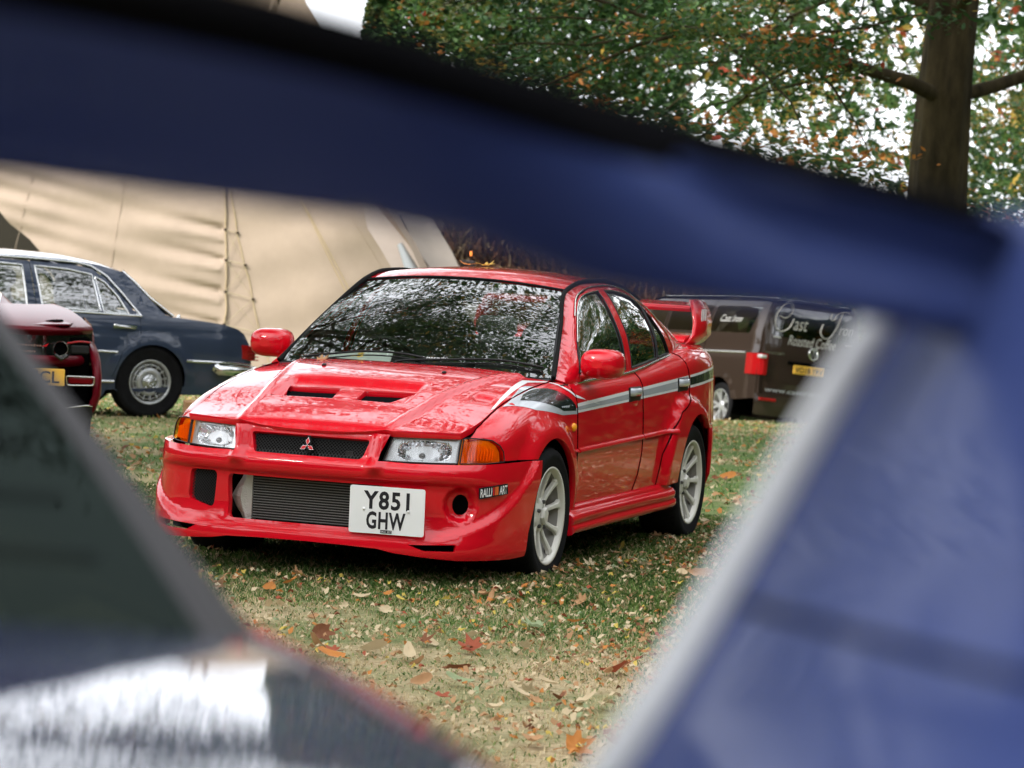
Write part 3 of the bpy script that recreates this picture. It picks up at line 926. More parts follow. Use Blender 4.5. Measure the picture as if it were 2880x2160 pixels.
        # arch liners
        for cx_ in (0, -2.51):
            ln = MB(); ln.lathe([(.372, sd*.845), (.39, sd*.80), (.39, sd*.56), (.05, sd*.55)], 28, Matrix.Translation((cx_, 0, .317)), a0=math.radians(-20), a1=math.radians(200)); ln.build('arch_liner', M['void'], car)
        # headlamp
        Ls = ev_lamp if sd > 0 else mir(ev_lamp)
        hint2 = (1, sd*.3, .2)
        lo_ = [(.045, .583), (.20, .583), (.384, .585), (.384, .640), (.386, .697), (.22, .698), (.075, .698), (.062, .645)]
        # seal frame, bezel, bowl, lens
        base = patch('headlamp', off(Ls, -.05, sd), lo_, M['lampw'], car, rim=0, res=.03, hint=hint2)
        big = [(a+(.004 if a > .3 else -.004)*0, b) for a, b in lo_]
        def bowl(u, v, Ls=Ls, sd=sd):
            e_ = np.clip(((u-.228)/.130)**2+((v-.638)/.047)**2, 0, 1)
            n = snormal(Ls, u, v)
            return Ls(u, v)+n*sd*(-.022-.055*(1-e_**1.5))[:, None]
        patch('lamp_reflector', bowl, ellipse((.228, .638), .128, .0465, 32, 3.2), M['refl'], base, rim=-.0, res=.011, hint=hint2)
        def bez(u, v, Ls=Ls, sd=sd):
            n = snormal(Ls, u, v); return Ls(u, v)+n*sd*(-.016)
        patch('lamp_bezel', bez, lo_, M['lampw'], base, holes=[ellipse((.228, .638), .127, .0455, 32, 3.2)], rim=.012, res=.03, hint=hint2)
        gq = np.random.default_rng(3); fc = MB()
        for iu in range(13):
            for iv in range(5):
                u0 = .112+iu*.0178; v0 = .598+iv*.0165
                uu = np.array([u0, u0+.0165, u0+.0165, u0]); vv = np.array([v0, v0, v0+.0155, v0+.0155])
                if ((u0+.008-.228)/.118)**2+((v0+.008-.638)/.041)**2 > 1: continue
                P = bowl(uu, vv)+np.array([.012, 0, 0])+np.stack([gq.normal(size=4)*.0045, np.zeros(4), np.zeros(4)], 1)
                fc.add([tuple(p) for p in P], [(0, 1, 2, 3) if sd > 0 else (3, 2, 1, 0)])
        fo = fc.build('reflector_facets', M['refl'], base)
        bp_ = bowl(np.array([.232]), np.array([.630]))[0]
        bb = MB(); bb.ball(tuple(bp_+np.array([.03, 0, 0])), (.012, .016, .013), 12, 8); bb.build('bulb_shield', M['steel'], base)
        for kk in range(-4, 5):
            u_ = np.full(6, .228+kk*.026); v_ = np.linspace(.660, .680, 6); P = bowl(u_, v_)
            rb_ = MB(); rb_.tube([tuple(p+np.array([.008, 0, 0])) for p in P], .005, 6); rb_.build('reflector_step', M['refl'], base)
        patch('lamp_glass', Ls, lo_, M['lens'], base, rim=.006, res=.03, hint=hint2)
        loop = densify(lo_, .03); P = Ls(loop[:, 0], loop[:, 1])
        mb = MB(); mb.tube([tuple(p) for p in P]+[tuple(P[0])], .004, 6, cap=False); mb.build('lamp_seal', M['black'], base)
        am = [(.394, .585), (.52, .588), (.618, .596), (.603, .640), (.575, .668), (.528, .690), (.45, .697), (.396, .697)]
        am_o = patch('indicator', Ls, am, M['amber_g'], car, rim=.004, res=.02, hint=hint2)
        patch('indicator_backing', off(Ls, -.030, sd), am, M['amber'], am_o, rim=0, res=.02, hint=hint2)
        for kr in range(9):
            u_ = np.full(5, .43+kr*.015); v_ = np.linspace(.60, .675-.003*kr, 5); P = off(Ls, -.012, sd)(u_, v_); rb2 = MB(); rb2.tube([tuple(p) for p in P], .0045, 6); rb2.build('lens_rib', M['amber'], am_o)
        loop = densify(am, .03); P = Ls(loop[:, 0], loop[:, 1])
        mb = MB(); mb.tube([tuple(p) for p in P]+[tuple(P[0])], .003, 6, cap=False); mb.build('lamp_seal', M['black'], am_o)
        # wiring behind the lamp: body coloured return panel
        # ---------- tail lamp and rear wing plate
        tl = MB(); tl.box((-3.405, sd*.58, .80), (.06, .30, .17), None, .02); tl.build('tail_lamp', M['tail'], car)

    # ---------- nose / bumper
    def hx(s_, z): return (s_, z)
    top = [(-.345, .585), (-.352, .62), (-.368, .66), (-.382, .700), (-.2, .704), (0, .705), (.2, .704), (.382, .700), (.368, .66), (.352, .62), (.345, .585)]
    sr = nose_s_of_x(.265); sb = nose_s_of_x(.44)
    right_ = [(.50, .581), (.75, .585), (.95, .592), (1.10, .594), (sr, .594), (nose_s_of_x(.315), .49), (nose_s_of_x(.37), .37), (nose_s_of_x(.42), .27), (sb, .172)]
    low = [(1.0, .166), (.86, .166), (.72, .166), (.56, .176), (.44, .186), (.36, .200), (.2, .206), (0, .208)]
    outl = top+right_+low+[(-a, b) for a, b in low[::-1][1:]]+[(-a, b) for a, b in right_[::-1]]
    grille = rpoly([(-.292, .672), (.292, .672), (.262, .584), (-.262, .584)], .02)
    cool = rpoly([(-.385, .477), (.385, .477), (.372, .282), (-.372, .282)][::-1], .03)
    ductR = rpoly([(-.605, .482), (-.442, .486), (-.455, .316), (-.617, .346)], .028)
    fogh = ellipse((FOG[0]+.014, FOG[1]-.002), .043, .046, 24)
    slR = rpoly([(-.80, .243), (-.525, .236), (-.575, .208), (-.79, .206)], .006)
    slL = rpoly([(.50, .228), (.708, .236), (.705, .205), (.57, .203)], .006)
    nose = patch('front_bumper', ev_nose, outl, M['red'], car, holes=[grille, cool, ductR, fogh, slR, slL], res=.016, rim=.035, hint=(1, 0, .1))
    for q in (cool, ductR, fogh, slR, slL, grille):
        e_ = [(a*1.0, b) for a, b in q]
        patch('dark_opening', off(ev_nose, .070 if q is not cool else .11, -1), e_, M['void'], nose, rim=0, res=.05, hint=(1, 0, 0))
    def mesh_grid(nm, q, dep, pitch, wid, par, sc=1.0):
        q = np.array(q); lo = q.min(0); hi = q.max(0); b = MB()
        Sf = off(ev_nose, dep, -1)
        L = (hi[0]-lo[0])+(hi[1]-lo[1])*1.6
        for sg in (1, -1):
            k = lo[0]-(hi[1]-lo[1])*1.2
            while k < hi[0]+(hi[1]-lo[1])*1.2:
                zs = np.linspace(lo[1], hi[1], 24)
                u = k+sg*(zs-(lo[1]+hi[1])/2)*1.15
                P2 = np.stack([u, zs], 1); ok = inside(P2, q)
                X = Sf(u, zs)
                run = []
                for i in range(len(zs)):
                    if ok[i]: run.append(i)
                if len(run) > 1:
                    vs = []
                    for i in run:
                        vs.append(X[i]+np.array([0, -wid/2, 0])); vs.append(X[i]+np.array([0, wid/2, 0]))
                    b.add(vs, [(2*j, 2*j+1, 2*j+3, 2*j+2) for j in range(len(run)-1)])
                k += pitch
        return b.build(nm, M['mesh'], par)
    mesh_grid('grille_mesh', grille, .022, .0165, .0032, nose)
    mesh_grid('duct_mesh', ductR, .020, .0165, .0034, nose)
    # intercooler
    ic = MB(); ic.box((.80, .05, .378), (.05, .74, .20)); ico = ic.build('intercooler', M['core'], nose)
    for k in range(17):
        z = .285+k*.0118
        f_ = MB(); f_.box((.829, .055, z), (.010, .66, .0032)); f_.build('cooler_fin', M['fin'], ico)
    tk = MB()
    rings = []
    for z, w0 in ((.272, .045), (.30, .060), (.33, .085), (.375, .105), (.42, .082), (.455, .06), (.478, .05)):
        rings.append([(.835, -.275, z), (.845, -.275-w0*.5, z), (.82, -.275-w0, z), (.77, -.275-w0, z), (.77, -.275, z)])
    tk.loft(rings, closed=True, cap=True, smooth=False); tk.build('cooler_tank', M['tank'], ico)
    pp = MB(); pp.tube([(.80, -.37, .335), (.80, -.40, .325), (.78, -.45, .31)], .028, 14); pp.build('cooler_pipe', M['rubber'], ico)
    cl = MB(); cl.tube([(.80, -.385, .33), (.80, -.398, .326)], .032, 14); cl.build('pipe_clamp', M['chrome'], ico)
    # crash beam behind the upper grille
    hb = MB(); hb.box((.775, .02, .625), (.02, .5, .07)); hb.box((.80, .17, .600), (.02, .03, .02)); hb.build('grille_backing', M['core'], nose)
    # emblem: three red lozenges with bright edges
    em = MB(); em2 = MB()
    o = Vector((.880, .0, .628))
    MM = frame(o, (0, 1, 0), (-.25, 0, 1))
    a_ = .0215
    for ang in (90, 210, 330):
        t = math.radians(ang); d = Vector((math.cos(t), math.sin(t))); nrm = Vector((-d.y, d.x))
        loz = lambda g: [tuple(d*g), tuple(d*(a_*.88)+nrm*(a_*.5-g*.8)), tuple(d*(a_*1.76-g)), tuple(d*(a_*.88)-nrm*(a_*.5-g*.8))]
        em.prism(loz(.0002)[::-1][::-1], MM, .004); em2.prism(loz(.0030), MM, .0050)
    eo = em.build('emblem', M['chrome'], nose); em2.build('emblem_lozenges', M['redv'], eo)
    bk = MB(); bk.box((.867, 0, .635), (.008, .016, .075)); bk.build('emblem_post', M['black'], nose)
    # number plate
    pc = Vector((.908, .402, .3705))
    a0 = Vector((.925, .236, .37)); a1 = Vector((.893, .572, .37))
    PM = frame(pc, a1-a0, (0.03, 0, 1))
    pb = MB(); W, H_ = .342, .209
    pb.prism(rpoly([(-W/2, -H_/2), (W/2, -H_/2), (W/2, H_/2), (-W/2, H_/2)], .012), PM@Matrix.Translation((0, 0, -.004)), .005)
    po = pb.build('number_plate', M['plate_w'], nose)
    brd = MB()
    text('plate_lettering', 'Y851', M['ink2'], po, PM@Matrix.Translation((-.003, .044, .0012)), width=.210, height=.082, bold=.030, sp=1.15)
    text('plate_lettering', 'GHW', M['ink2'], po, PM@Matrix.Translation((-.003, -.045, .0012)), width=.178, height=.078, bold=.030, sp=1.1)
    sk = MB(); sk.box((0, 0, 0), (.052, .014, .0008)); so = sk.build('plate_sticker', M['ink'], po); so.data.transform(PM@Matrix.Translation((0, -.093, .0018)))
    text('sticker_lettering', 'RALLI  ART', M['white'], so, PM@Matrix.Translation((0, -.093, .0024)), width=.046, height=.009)
    for x in (-.105, .098):
        sc = MB(); sc.ball(PM@Vector((x, .003, .002)), (.0065, .0065, .0065), 10, 6); sc.build('plate_screw', M['white'], po)
    # sponsor sticker on the bumper corner
    p0 = ev_nose(np.array([.812]), np.array([.463]))[0]; p1 = ev_nose(np.array([.972]), np.array([.479]))[0]
    pm = Vector((p0+p1)/2); SM = frame(pm+Vector((.6, .8, 0))*.016, Vector(p1-p0), (0, 0, 1))
    sx = MB(); sx.prism([(-.082, -.0265), (.082, -.0205), (.082, .0265), (-.082, .0245)], SM, .0012); s2 = sx.build('sponsor_sticker', M['ink'], nose)
    text('sticker_lettering', 'RALLI', M['white'], s2, SM@Matrix.Translation((-.042, 0, .0014)), width=.068, height=.038, shear=.2, bold=.02)
    text('sticker_lettering', 'ART', M['white'], s2, SM@Matrix.Translation((.055, .001, .0014)), width=.046, height=.038, shear=.2, bold=.02)
    for dx, mt in ((.0, 'redv'), (.012, 'orange'), (.022, 'orange')):
        bbx = MB(); bbx.prism([(-.0045+dx, -.018), (.0035+dx, -.018), (.0065+dx, .019), (-.0015+dx, .019)], SM@Matrix.Translation((0, 0, .0012)), .0006); bbx.build('sticker_bar', M[mt], s2)

    # ---------- roof, boot, rear fascia, screens
    rf = [(-1.085+.05*(1-(y/.54)**2), y) for y in np.linspace(-.535, .535, 17)]+[(x, float(EV_YR(np.array([x]))[0])-.004) for x in np.linspace(-1.15, -2.27, 12)]+[(-2.30-.05*(1-(y/.56)**2), y) for y in np.linspace(.556, -.556, 13)]+[(x, -float(EV_YR(np.array([x]))[0])+.004) for x in np.linspace(-2.27, -1.15, 12)]
    patch('roof', ev_roof, rf, R, car, res=.05, rim=.02)
    bt = [(-2.975-.0*y, y) for y in np.linspace(-.64, .64, 9)]+[(x, .655) for x in np.linspace(-3.0, -3.38, 4)]+[(-3.46+.08*(y/.66)**2, y) for y in np.linspace(.62, -.62, 9)]+[(x, -.655) for x in np.linspace(-3.38, -3.0, 4)]
    patch('boot_lid', ev_boot, bt, R, car, res=.05, rim=.03)
    rp = MB()
    rings = []
    for z, xx, yy in ((1.0, -3.42, .62), (.95, -3.45, .68), (.80, -3.45, .70), (.63, -3.45, .70), (.61, -3.49, .72), (.5, -3.50, .74), (.3, -3.48, .74), (.24, -3.42, .70)):
        rings.append([(xx+.10*(abs(y)/.8)**4, yy*y/.8, z) for y in np.linspace(-.8, .8, 17)])
    rp.loft(rings, closed=False); rp.build('rear_bumper', R, car)
    uv = [(-.985, .015), (.985, .015), (.985, .985), (-.985, .985)]
    ws = patch('windscreen', ev_screen, uv, M['screen'], car, rim=0, res=.06, hint=(1, 0, 1))
    fr_ = MB()
    patch('screen_border', off(ev_screen, .004, -1), [(-1, 0), (1, 0), (1, 1), (-1, 1)], M['black'], ws, holes=[[(-.955, .075), (.955, .075), (.955, .945), (-.955, .945)]], rim=0, res=.06, hint=(1, 0, 1))
    patch('rear_screen', ev_rear_screen, uv, M['rscreen'], car, rim=0, res=.08, hint=(-1, 0, 1))
    hd = MB(); hd.tube([tuple(ev_screen(np.array([u]), np.array([1.0]))[0]+np.array([.002, 0, .002])) for u in np.linspace(-1, 1, 17)], .007, 6); hd.build('screen_seal', M['seal'], ws)
    # lettering at the foot of the screen
    pa = ev_screen(np.array([.075]), np.array([.118]))[0]; pb_ = ev_screen(np.array([.255]), np.array([.118]))[0]
    nn = snormal(ev_screen, np.array([.16]), np.array([.12]))[0]; nn = nn*np.sign(nn[2])
    up_ = np.cross(nn, pb_-pa)
    TM = frame(Vector((pa+pb_)/2+nn*.003), Vector(pb_-pa), Vector(up_))
    text('screen_lettering', 'T. MAKINEN', M['white'], ws, TM, width=.135, height=.019)
    # cowl, wipers
    cw = MB(); rings = []
    for u in np.linspace(-1, 1, 17):
        q = 1-u*u
        p = ev_screen(np.array([u]), np.array([.02]))[0]
        rings.append([(p[0]-.05, p[1], p[2]-.06), (p[0]+.005, p[1]*.99, p[2]-.006), (p[0]+.05, p[1]*.98, p[2]-.016), (p[0]+.09, p[1]*.97, p[2]-.05)])
    cw.loft(rings, closed=True, cap=True); cw.build('cowl', M['black'], car)
    for pts in ([(-.80, .035), (-.60, .075), (-.36, .115), (-.10, .12), (.08, .098), (.12, .085)], [(-.10, .03), (-.03, .062), (.25, .09), (.57, .115), (.75, .105), (.93, .075)]):
        a_ = np.array(smooth_poly(pts, 4)); P = off(ev_screen, .022)(a_[:, 0], a_[:, 1]); P2 = off(ev_screen, .006)(a_[:, 0], a_[:, 1]-.012)
        if P[0][2] < P2[0][2]: P = off(ev_screen, .022, -1)(a_[:, 0], a_[:, 1]); P2 = off(ev_screen, .006, -1)(a_[:, 0], a_[:, 1]-.012)
        wp = MB(); wp.tube([tuple(p) for p in P], .006, 6); wp.tube([tuple(p) for p in P2], .004, 6); wp.build('wiper', M['black'], car)
    # ---------- rear wing on its two plates
    for sd in (1, -1):
        rings = []
        for z, y, x0, x1 in ((1.035, .600, -3.10, -3.40), (1.06, .635, -3.12, -3.46), (1.10, .660, -3.14, -3.50), (1.17, .655, -3.17, -3.53), (1.24, .635, -3.20, -3.55), (1.285, .610, -3.24, -3.54), (1.302, .590, -3.30, -3.52)):
            th = .014
            rings.append([(x0, sd*y, z), (x0-.02, sd*(y+th), z), ((x0+x1)/2, sd*(y+th+.004), z), (x1+.02, sd*(y+th), z), (x1, sd*y, z), (x1+.02, sd*(y-th), z), ((x0+x1)/2, sd*(y-th-.004), z), (x0-.02, sd*(y-th), z)])
        mb = MB(); mb.loft(rings, closed=True, cap=True); ep = mb.build('rear_wing_plate', R, car)
        for kx in (-3.26, -3.30, -3.34):
            b_ = MB(); b_.box((kx-.03, sd*.667, 1.19), (.022, .004, .12)); b_.build('plate_decal', M['white'], ep)
    rings = []
    for y in np.linspace(-.61, .61, 9):
        pr_ = [(-3.22, 1.250), (-3.235, 1.262), (-3.28, 1.268), (-3.36, 1.270), (-3.46, 1.285), (-3.465, 1.279), (-3.38, 1.252), (-3.30, 1.234), (-3.235, 1.232)]
        rings.append([(x, y, z) for x, z in pr_])
    mb = MB(); mb.loft(rings, closed=True, cap=True); mb.build('rear_wing', R, car)
    rings = []
    for y in np.linspace(-.62, .62, 9):
        rings.append([(-3.08, y, 1.055), (-3.12, y, 1.085), (-3.25, y, 1.10), (-3.42, y, 1.105), (-3.45, y, 1.085), (-3.42, y, 1.055)])
    mb = MB(); mb.loft(rings, closed=True, cap=True); mb.build('lower_wing', R, car)
    # ---------- interior
    tub = MB(); tub.box((-1.3, 0, .40), (3.9, 1.18, .34)); tub.box((-.05, 0, .62), (1.3, 1.10, .2)); tub.box((-2.95, 0, .75), (.80, 1.25, .45)); tub.build('underbody', M['void'], car)
    for sd in (1, -1):
        dc = MB(); dc.box((-1.4, sd*.765, .63), (2.1, .02, .56)); dc.build('door_card', M['black'], car)
    ds = MB(); rings = []
    for y in np.linspace(-.70, .70, 15):
        bmp = .035*math.exp(-((y+.36)/.16)**2)
        rings.append([(-.42, y, .86), (-.50, y, .925), (-.72, y, .935+bmp), (-.86, y, .915+bmp), (-.90, y, .80), (-.85, y, .6), (-.42, y, .6)])
    ds.loft(rings, closed=True, cap=True); ds.build('dashboard', M['dash'], car)
    sw = MB(); c0 = Vector((-1.00, -.36, .89)); ax = Vector((-.90, 0, .42)).normalized(); e1 = Vector((0, 1, 0)); e2 = ax.cross(e1)
    sw.tube([c0+(e1*math.cos(t)+e2*math.sin(t))*.185 for t in np.linspace(0, 2*math.pi, 33)], .014, 8, cap=False)
    for t in (math.pi*.0, math.pi, -math.pi/2): sw.tube([c0+ax*-.03, c0+(e1*math.cos(t)+e2*math.sin(t))*.18], .013, 6)
    sw.build('steering_wheel', M['black'], car)
    def seat(cx, cy):
        s_ = MB(); s_.box((cx, cy, .62), (.50, .50, .16), None, .05)
        rings = []
        for (t, w_, d_) in ((0, .24, .07), (.15, .26, .09), (.35, .25, .085), (.50, .22, .07), (.58, .15, .055), (.68, .13, .05), (.74, .11, .04)):
            bx = cx-.26-t*.30; bz = .66+t*.92
            rings.append([(bx+d_, cy-w_*.8, bz), (bx+d_*1.3, cy-w_, bz), (bx, cy-w_, bz), (bx-d_, cy-w_*.8, bz), (bx-d_, cy+w_*.8, bz), (bx, cy+w_, bz), (bx+d_*1.3, cy+w_, bz), (bx+d_, cy+w_*.8, bz)])
        s_.loft(rings, closed=True, cap=True)
        return s_.build('seat', M['cloth'], car)
    seat(-1.30, -.37); seat(-1.30, .37)
    rs = MB(); rs.box((-2.15, 0, .60), (.5, 1.2, .22), None, .06); rs.box((-2.48, 0, .80), (.16, 1.2, .52), Matrix.Rotation(-.35, 3, 'Y'), .06); rs.build('rear_seat', M['cloth'], car)
    for y in (-.33, .33):
        hr = MB(); hr.box((-2.58, y, 1.10), (.08, .24, .12), None, .03); hr.build('headrest', M['cloth'], car)
    sh = MB(); sh.box((-2.75, 0, 1.015), (.42, 1.2, .02)); sh.build('parcel_shelf', M['black'], car)
    hl_ = patch('headlining', off(ev_roof, .03, -1), rf, M['beige'], car, res=.12, rim=0)
    iv = MB(); iv.box((-1.02, 0, 1.285), (.02, .24, .06), Matrix.Rotation(.15, 3, 'Y'), .01); iv.tube([(-1.02, 0, 1.30), (-1.06, 0, 1.36)], .01, 6); iv.build('interior_mirror', M['black'], car)
    pap = MB(); pap.box((-.60, -.36, .962), (.20, .32, .004), Matrix.Rotation(.30, 3, 'Y')@Matrix.Rotation(.25, 3, 'Z')); po_ = pap.build('paper_sheet', M['paper'], None)
    tag(po_, 'white sheet of paper lying on the dashboard behind the windscreen of the red saloon', 'paper')
    return car
EVO = build_evo()
# ---------------------------------------------------------------- other vehicles
def bridge(b, left, W, crown=.03, n=13, p=2.4, smooth=True):
    """skin between a line on the left flank and its mirror image; left = [(x, y, z)], car centre at y=-W/2"""
    rings = []
    for (x, y, z) in left:
        h = y+W/2
        rings.append([(x, -W/2+h*k, z+crown*(1-abs(k)**p)) for k in np.linspace(1, -1, n)])
    b.loft(rings, closed=False, smooth=smooth)

def build_mercedes():
    root = empty('blue_saloon', (-11.20251128, -6.61404261, .1236), math.atan2(-.66328, .74837), label='dark blue classic saloon with chrome trim parked in front of the beige tent', cat='car')
    W = 1.87; N = M['navy']
    def side(x, z):
        x = np.asarray(x, float); z = np.asarray(z, float)
        y = pch(z, [-.25, -.12, .05, .27, .41, .43, .52, .60, .66, .85, 1.0, 1.12], [-.06, -.03, -.012, 0, -.006, -.012, -.024, -.05, -.085, -.17, -.25, -.34])
        y = y-.09*sst(-.65, -1.06, x)-.02*sst(.2, -.9, x)*sst(.3, .6, z)
        r_ = np.hypot(x, z*.95)
        y = y+.022*sst(.46, .36, r_)*sst(-.05, .1, z)
        return np.stack([x, y, z], -1)
    for sd in (1, -1):
        S = side if sd > 0 else (lambda u, v: side(u, v)*np.array([1, -1, 1])+np.array([0, -W, 0]))
        hint = (0, sd, .1)
        ar = arc(0, .0, .345, -14, 180, 22, .33)
        q = [(.43, -.08), (.29, .27), (.108, .44), (.112, .595), (-.05, .605), (-.25, .60), (-.50, .575), (-.74, .548), (-.90, .505), (-.965, .46), (-1.01, .37), (-1.03, .30), (-1.035, -.05), (-.98, -.09), (-.40, -.11)]+arc(0, .0, .345, -14, 186, 22, .345)
        patch('rear_quarter', S, q, N, root, res=.05, rim=.02, hint=hint)
        d2 = [(.118, .594), (.114, .43), (.297, .268), (.44, -.10), (.46, -.14), (1.07, -.14), (1.075, .62), (.6, .614)]
        dr = patch('rear_door', S, d2, N, root, res=.06, rim=.012, hint=hint)
        d1 = [(1.082, .62), (1.078, -.14), (2.08, -.14), (2.12, .62)]
        df = patch('front_door', S, d1, N, root, res=.08, rim=.012, hint=hint)
        fw_ = [(2.128, .62), (2.09, -.14), (2.50, -.14)]+arc(2.865, 0, .345, 190, -6, 18)+[(3.3, -.1), (3.72, -.08), (3.75, .45), (3.4, .52)]
        patch('front_wing', S, fw_, N, root, res=.08, rim=.02, hint=hint)
        # greenhouse
        top = [(.10, .60), (.27, .80), (.40, .945), (.52, 1.025), (.66, 1.055), (.99, 1.075), (1.5, 1.085), (1.75, 1.06), (2.05, .80), (2.25, .62)]
        cp = [(.11, .600), (-.21, .605), (-.14, .62), (0, .765), (.13, .90), (.225, .995), (.45, 1.052), (.75, 1.088), (1.14, 1.105), (1.5, 1.105), (1.80, 1.075), (2.08, .80), (2.30, .62), (2.25, .62)]
        patch('roof_pillar', S, cp+top[::-1], N, root, res=.06, rim=.01, hint=hint)
        wr = [(1.045, .655), (1.075, 1.020), (.75, .998), (.535, .960), (.490, .632)]
        wq = [(.462, .630), (.508, .945), (.42, .895), (.31, .775), (.215, .612)]
        wf = [(1.19, .665), (1.195, 1.022), (1.50, 1.035), (1.68, 1.02), (1.95, .80), (2.02, .66)]
        fr = [(.13, .603), (.28, .79), (.405, .935), (.52, 1.010), (.66, 1.040), (1.115, 1.062), (1.10, .622)]
        patch('door_frame', S, fr, N, dr, holes=[wr, wq], res=.05, rim=.01, hint=hint)
        ff = [(1.107, .622), (1.122, 1.062), (1.5, 1.070), (1.74, 1.045), (2.03, .80), (2.2, .622)]
        patch('door_frame', S, ff, N, df, holes=[wf], res=.05, rim=.01, hint=hint)
        for g_, p_ in ((wr, dr), (wq, dr), (wf, df)):
            patch('window_glass', off(S, -.008, -sd), g_, M['glass'], p_, rim=0, res=.08, hint=hint)
            L = densify(g_, .06); P = off(S, .002, -sd)(L[:, 0], L[:, 1])
            mb = MB(); mb.tube([tuple(p) for p in P]+[tuple(P[0])], .009, 6, cap=False); mb.build('chrome_surround', M['chrome'], p_)
        for nm, pts, rr_, mt in (('waist_chrome', [(2.25, .632), (1.5, .630), (.6, .617), (.10, .600)], .011, 'chrome'), ('gutter_chrome', [(2.27, .63), (2.04, .82), (1.77, 1.065), (1.5, 1.092), (.99, 1.080), (.66, 1.062), (.53, 1.036), (.395, .955), (.26, .80), (.10, .60)], .011, 'chrome'),
                                 ('side_chrome', [(3.6, .30), (1.5, .285), (.51, .275), (.34, .268)], .012, 'chrome'), ('sill_chrome', [(2.4, -.01), (.36, .0)], .014, 'chrome'), ('bumper_trim', [(-.33, .205), (-.7, .195), (-1.03, .178)], .016, 'chrome')):
            a_ = densify(pts+pts[::-1][1:-1], .06)[:int(len(densify(pts+pts[::-1][1:-1], .06))//2)+1]
            P = off(S, .004, -sd)(a_[:, 0], a_[:, 1]); mb = MB(); mb.tube([tuple(p) for p in P], rr_, 6, flat=1.0); mb.build(nm, M[mt], root)
        for x0, p_ in ((.27, dr), (1.30, df)):
            y0 = float(side(np.array([x0]), np.array([.5]))[0, 1])
            mb = MB(); yy = (lambda y: y if sd > 0 else -W-y)
            mb.tube([(x0-.10, yy(y0+.004), .488), (x0-.08, yy(y0+.035), .492), (x0+.08, yy(y0+.035), .510), (x0+.10, yy(y0+.004), .514)], .013, 8); mb.box((x0, yy(y0+.002), .50), (.23, .012, .03)); mb.build('door_handle', M['chrome'], p_)
        yy = (lambda y: y if sd > 0 else -W-y)
        # rear bumper with overrider ends, tail lamp with ribs
        bm = MB(); bm.tube([(-.64, yy(.0), .15), (-.66, yy(.03), .125), (-.9, yy(.02), .12), (-1.06, yy(-.06), .115), (-1.13, yy(-.25), .115), (-1.15, yy(-.93), .115)], .045, 10, flat=1.2); bm.build('rear_bumper', M['chrome'], root)
        rb = MB(); rb.tube([(-.62, yy(.03), .128), (-.9, yy(.055), .09), (-1.08, yy(-.03), .085)], .016, 8); rb.build('bumper_rubber', M['rubber'], root)
        tl = MB(); tl.prism([(-.885, .245), (-1.045, .215), (-1.040, .355), (-.93, .365)], Matrix(((1, 0, 0, 0), (0, 0, -sd, yy(-.070)), (0, 1, 0, 0), (0, 0, 0, 1))), .03); t0 = tl.build('tail_lamp', M['tail'], root)
        tb = MB(); tb.box((-1.06, yy(-.30), .29), (.05, .42, .14), None, .01); tb.build('tail_lamp', M['tail'], root)
        for k in range(5):
            rbx = MB(); rbx.box((-1.045, yy(-.07), .225+k*.030), (.10, .06, .010), None, .003); rbx.build('lamp_rib', M['tail'], t0)
        build_wheel(root, (0, yy(-.115), 0), sd, R=.335, rr=.192, W=.205, style='bundt', M_alloy=M['alloy2'], red=False)
        build_wheel(root, (2.865, yy(-.115), 0), sd, R=.335, rr=.192, W=.205, style='bundt', M_alloy=M['alloy2'], red=False)
        for cx in (0, 2.865):
            ln = MB(); ln.lathe([(.35, yy(-.02)), (.36, yy(-.35)), (.02, yy(-.36))], 24, Matrix.Translation((cx, 0, 0)), a0=math.radians(-12), a1=math.radians(192)); ln.build('arch_liner', M['void'], root)
    b = MB()
    bridge(b, [(-1.03, -.09, .30), (-1.01, -.09, .37), (-.965, -.12, .46), (-.90, -.12, .505), (-.74, -.12, .548), (-.50, -.10, .575), (-.22, -.10, .60)], W, .02); b.build('boot_lid', N, root)
    b = MB(); bridge(b, [(.225, -.262, .995), (.45, -.29, 1.052), (.75, -.32, 1.088), (1.14, -.335, 1.105), (1.5, -.335, 1.105), (1.8, -.31, 1.075)], W, .05); b.build('roof', N, root)
    b = MB(); bridge(b, [(-.21, -.06, .605), (0, -.14, .765), (.13, -.20, .90), (.225, -.262, .995)], W, .03); rg = b.build('rear_screen', M['dglass'], root)
    mb = MB(); mb.tube([(-.225, -.07, .61), (-.01, -.145, .775), (.12, -.205, .91), (.22, -.265, 1.005)], .013, 6); mb.build('screen_chrome', M['chrome'], root); mb = MB(); mb.tube([(-.225, -W+.07, .61), (-.01, -W+.145, .775), (.12, -W+.205, .91), (.22, -W+.265, 1.005)], .013, 6); mb.build('screen_chrome', M['chrome'], root)
    b = MB(); bridge(b, [(1.8, -.31, 1.075), (2.08, -.16, .80), (2.30, -.06, .62)], W, .04); b.build('windscreen', M['dglass'], root)
    b = MB(); bridge(b, [(2.30, -.06, .62), (3.0, -.05, .58), (3.6, -.06, .50), (3.74, -.08, .44), (3.76, -.08, .0)], W, .03); b.build('bonnet', N, root)
    b = MB(); bridge(b, [(-1.03, -.09, .30), (-1.05, -.09, .1), (-1.04, -.09, -.05)], W, 0); b.build('rear_panel', N, root)
    b = MB(); b.box((1.2, -W/2, -.02), (3.9, 1.3, .22)); b.box((-.6, -W/2, 0), (.8, 1.5, .15)); b.build('underbody', M['void'], root)
    for x in (.55, 1.55):
        for y in (-.52, -1.35):
            s = MB(); s.box((x-.25, y, .62), (.14, .5, .55), Matrix.Rotation(.2, 3, 'Y'), .05); s.box((x-.31, y, .90), (.10, .30, .16), None, .04); s.box((x, y, .32), (.5, .5, .16), None, .05); s.build('seat', M['beige'], root)
    rnd = random.Random(4)
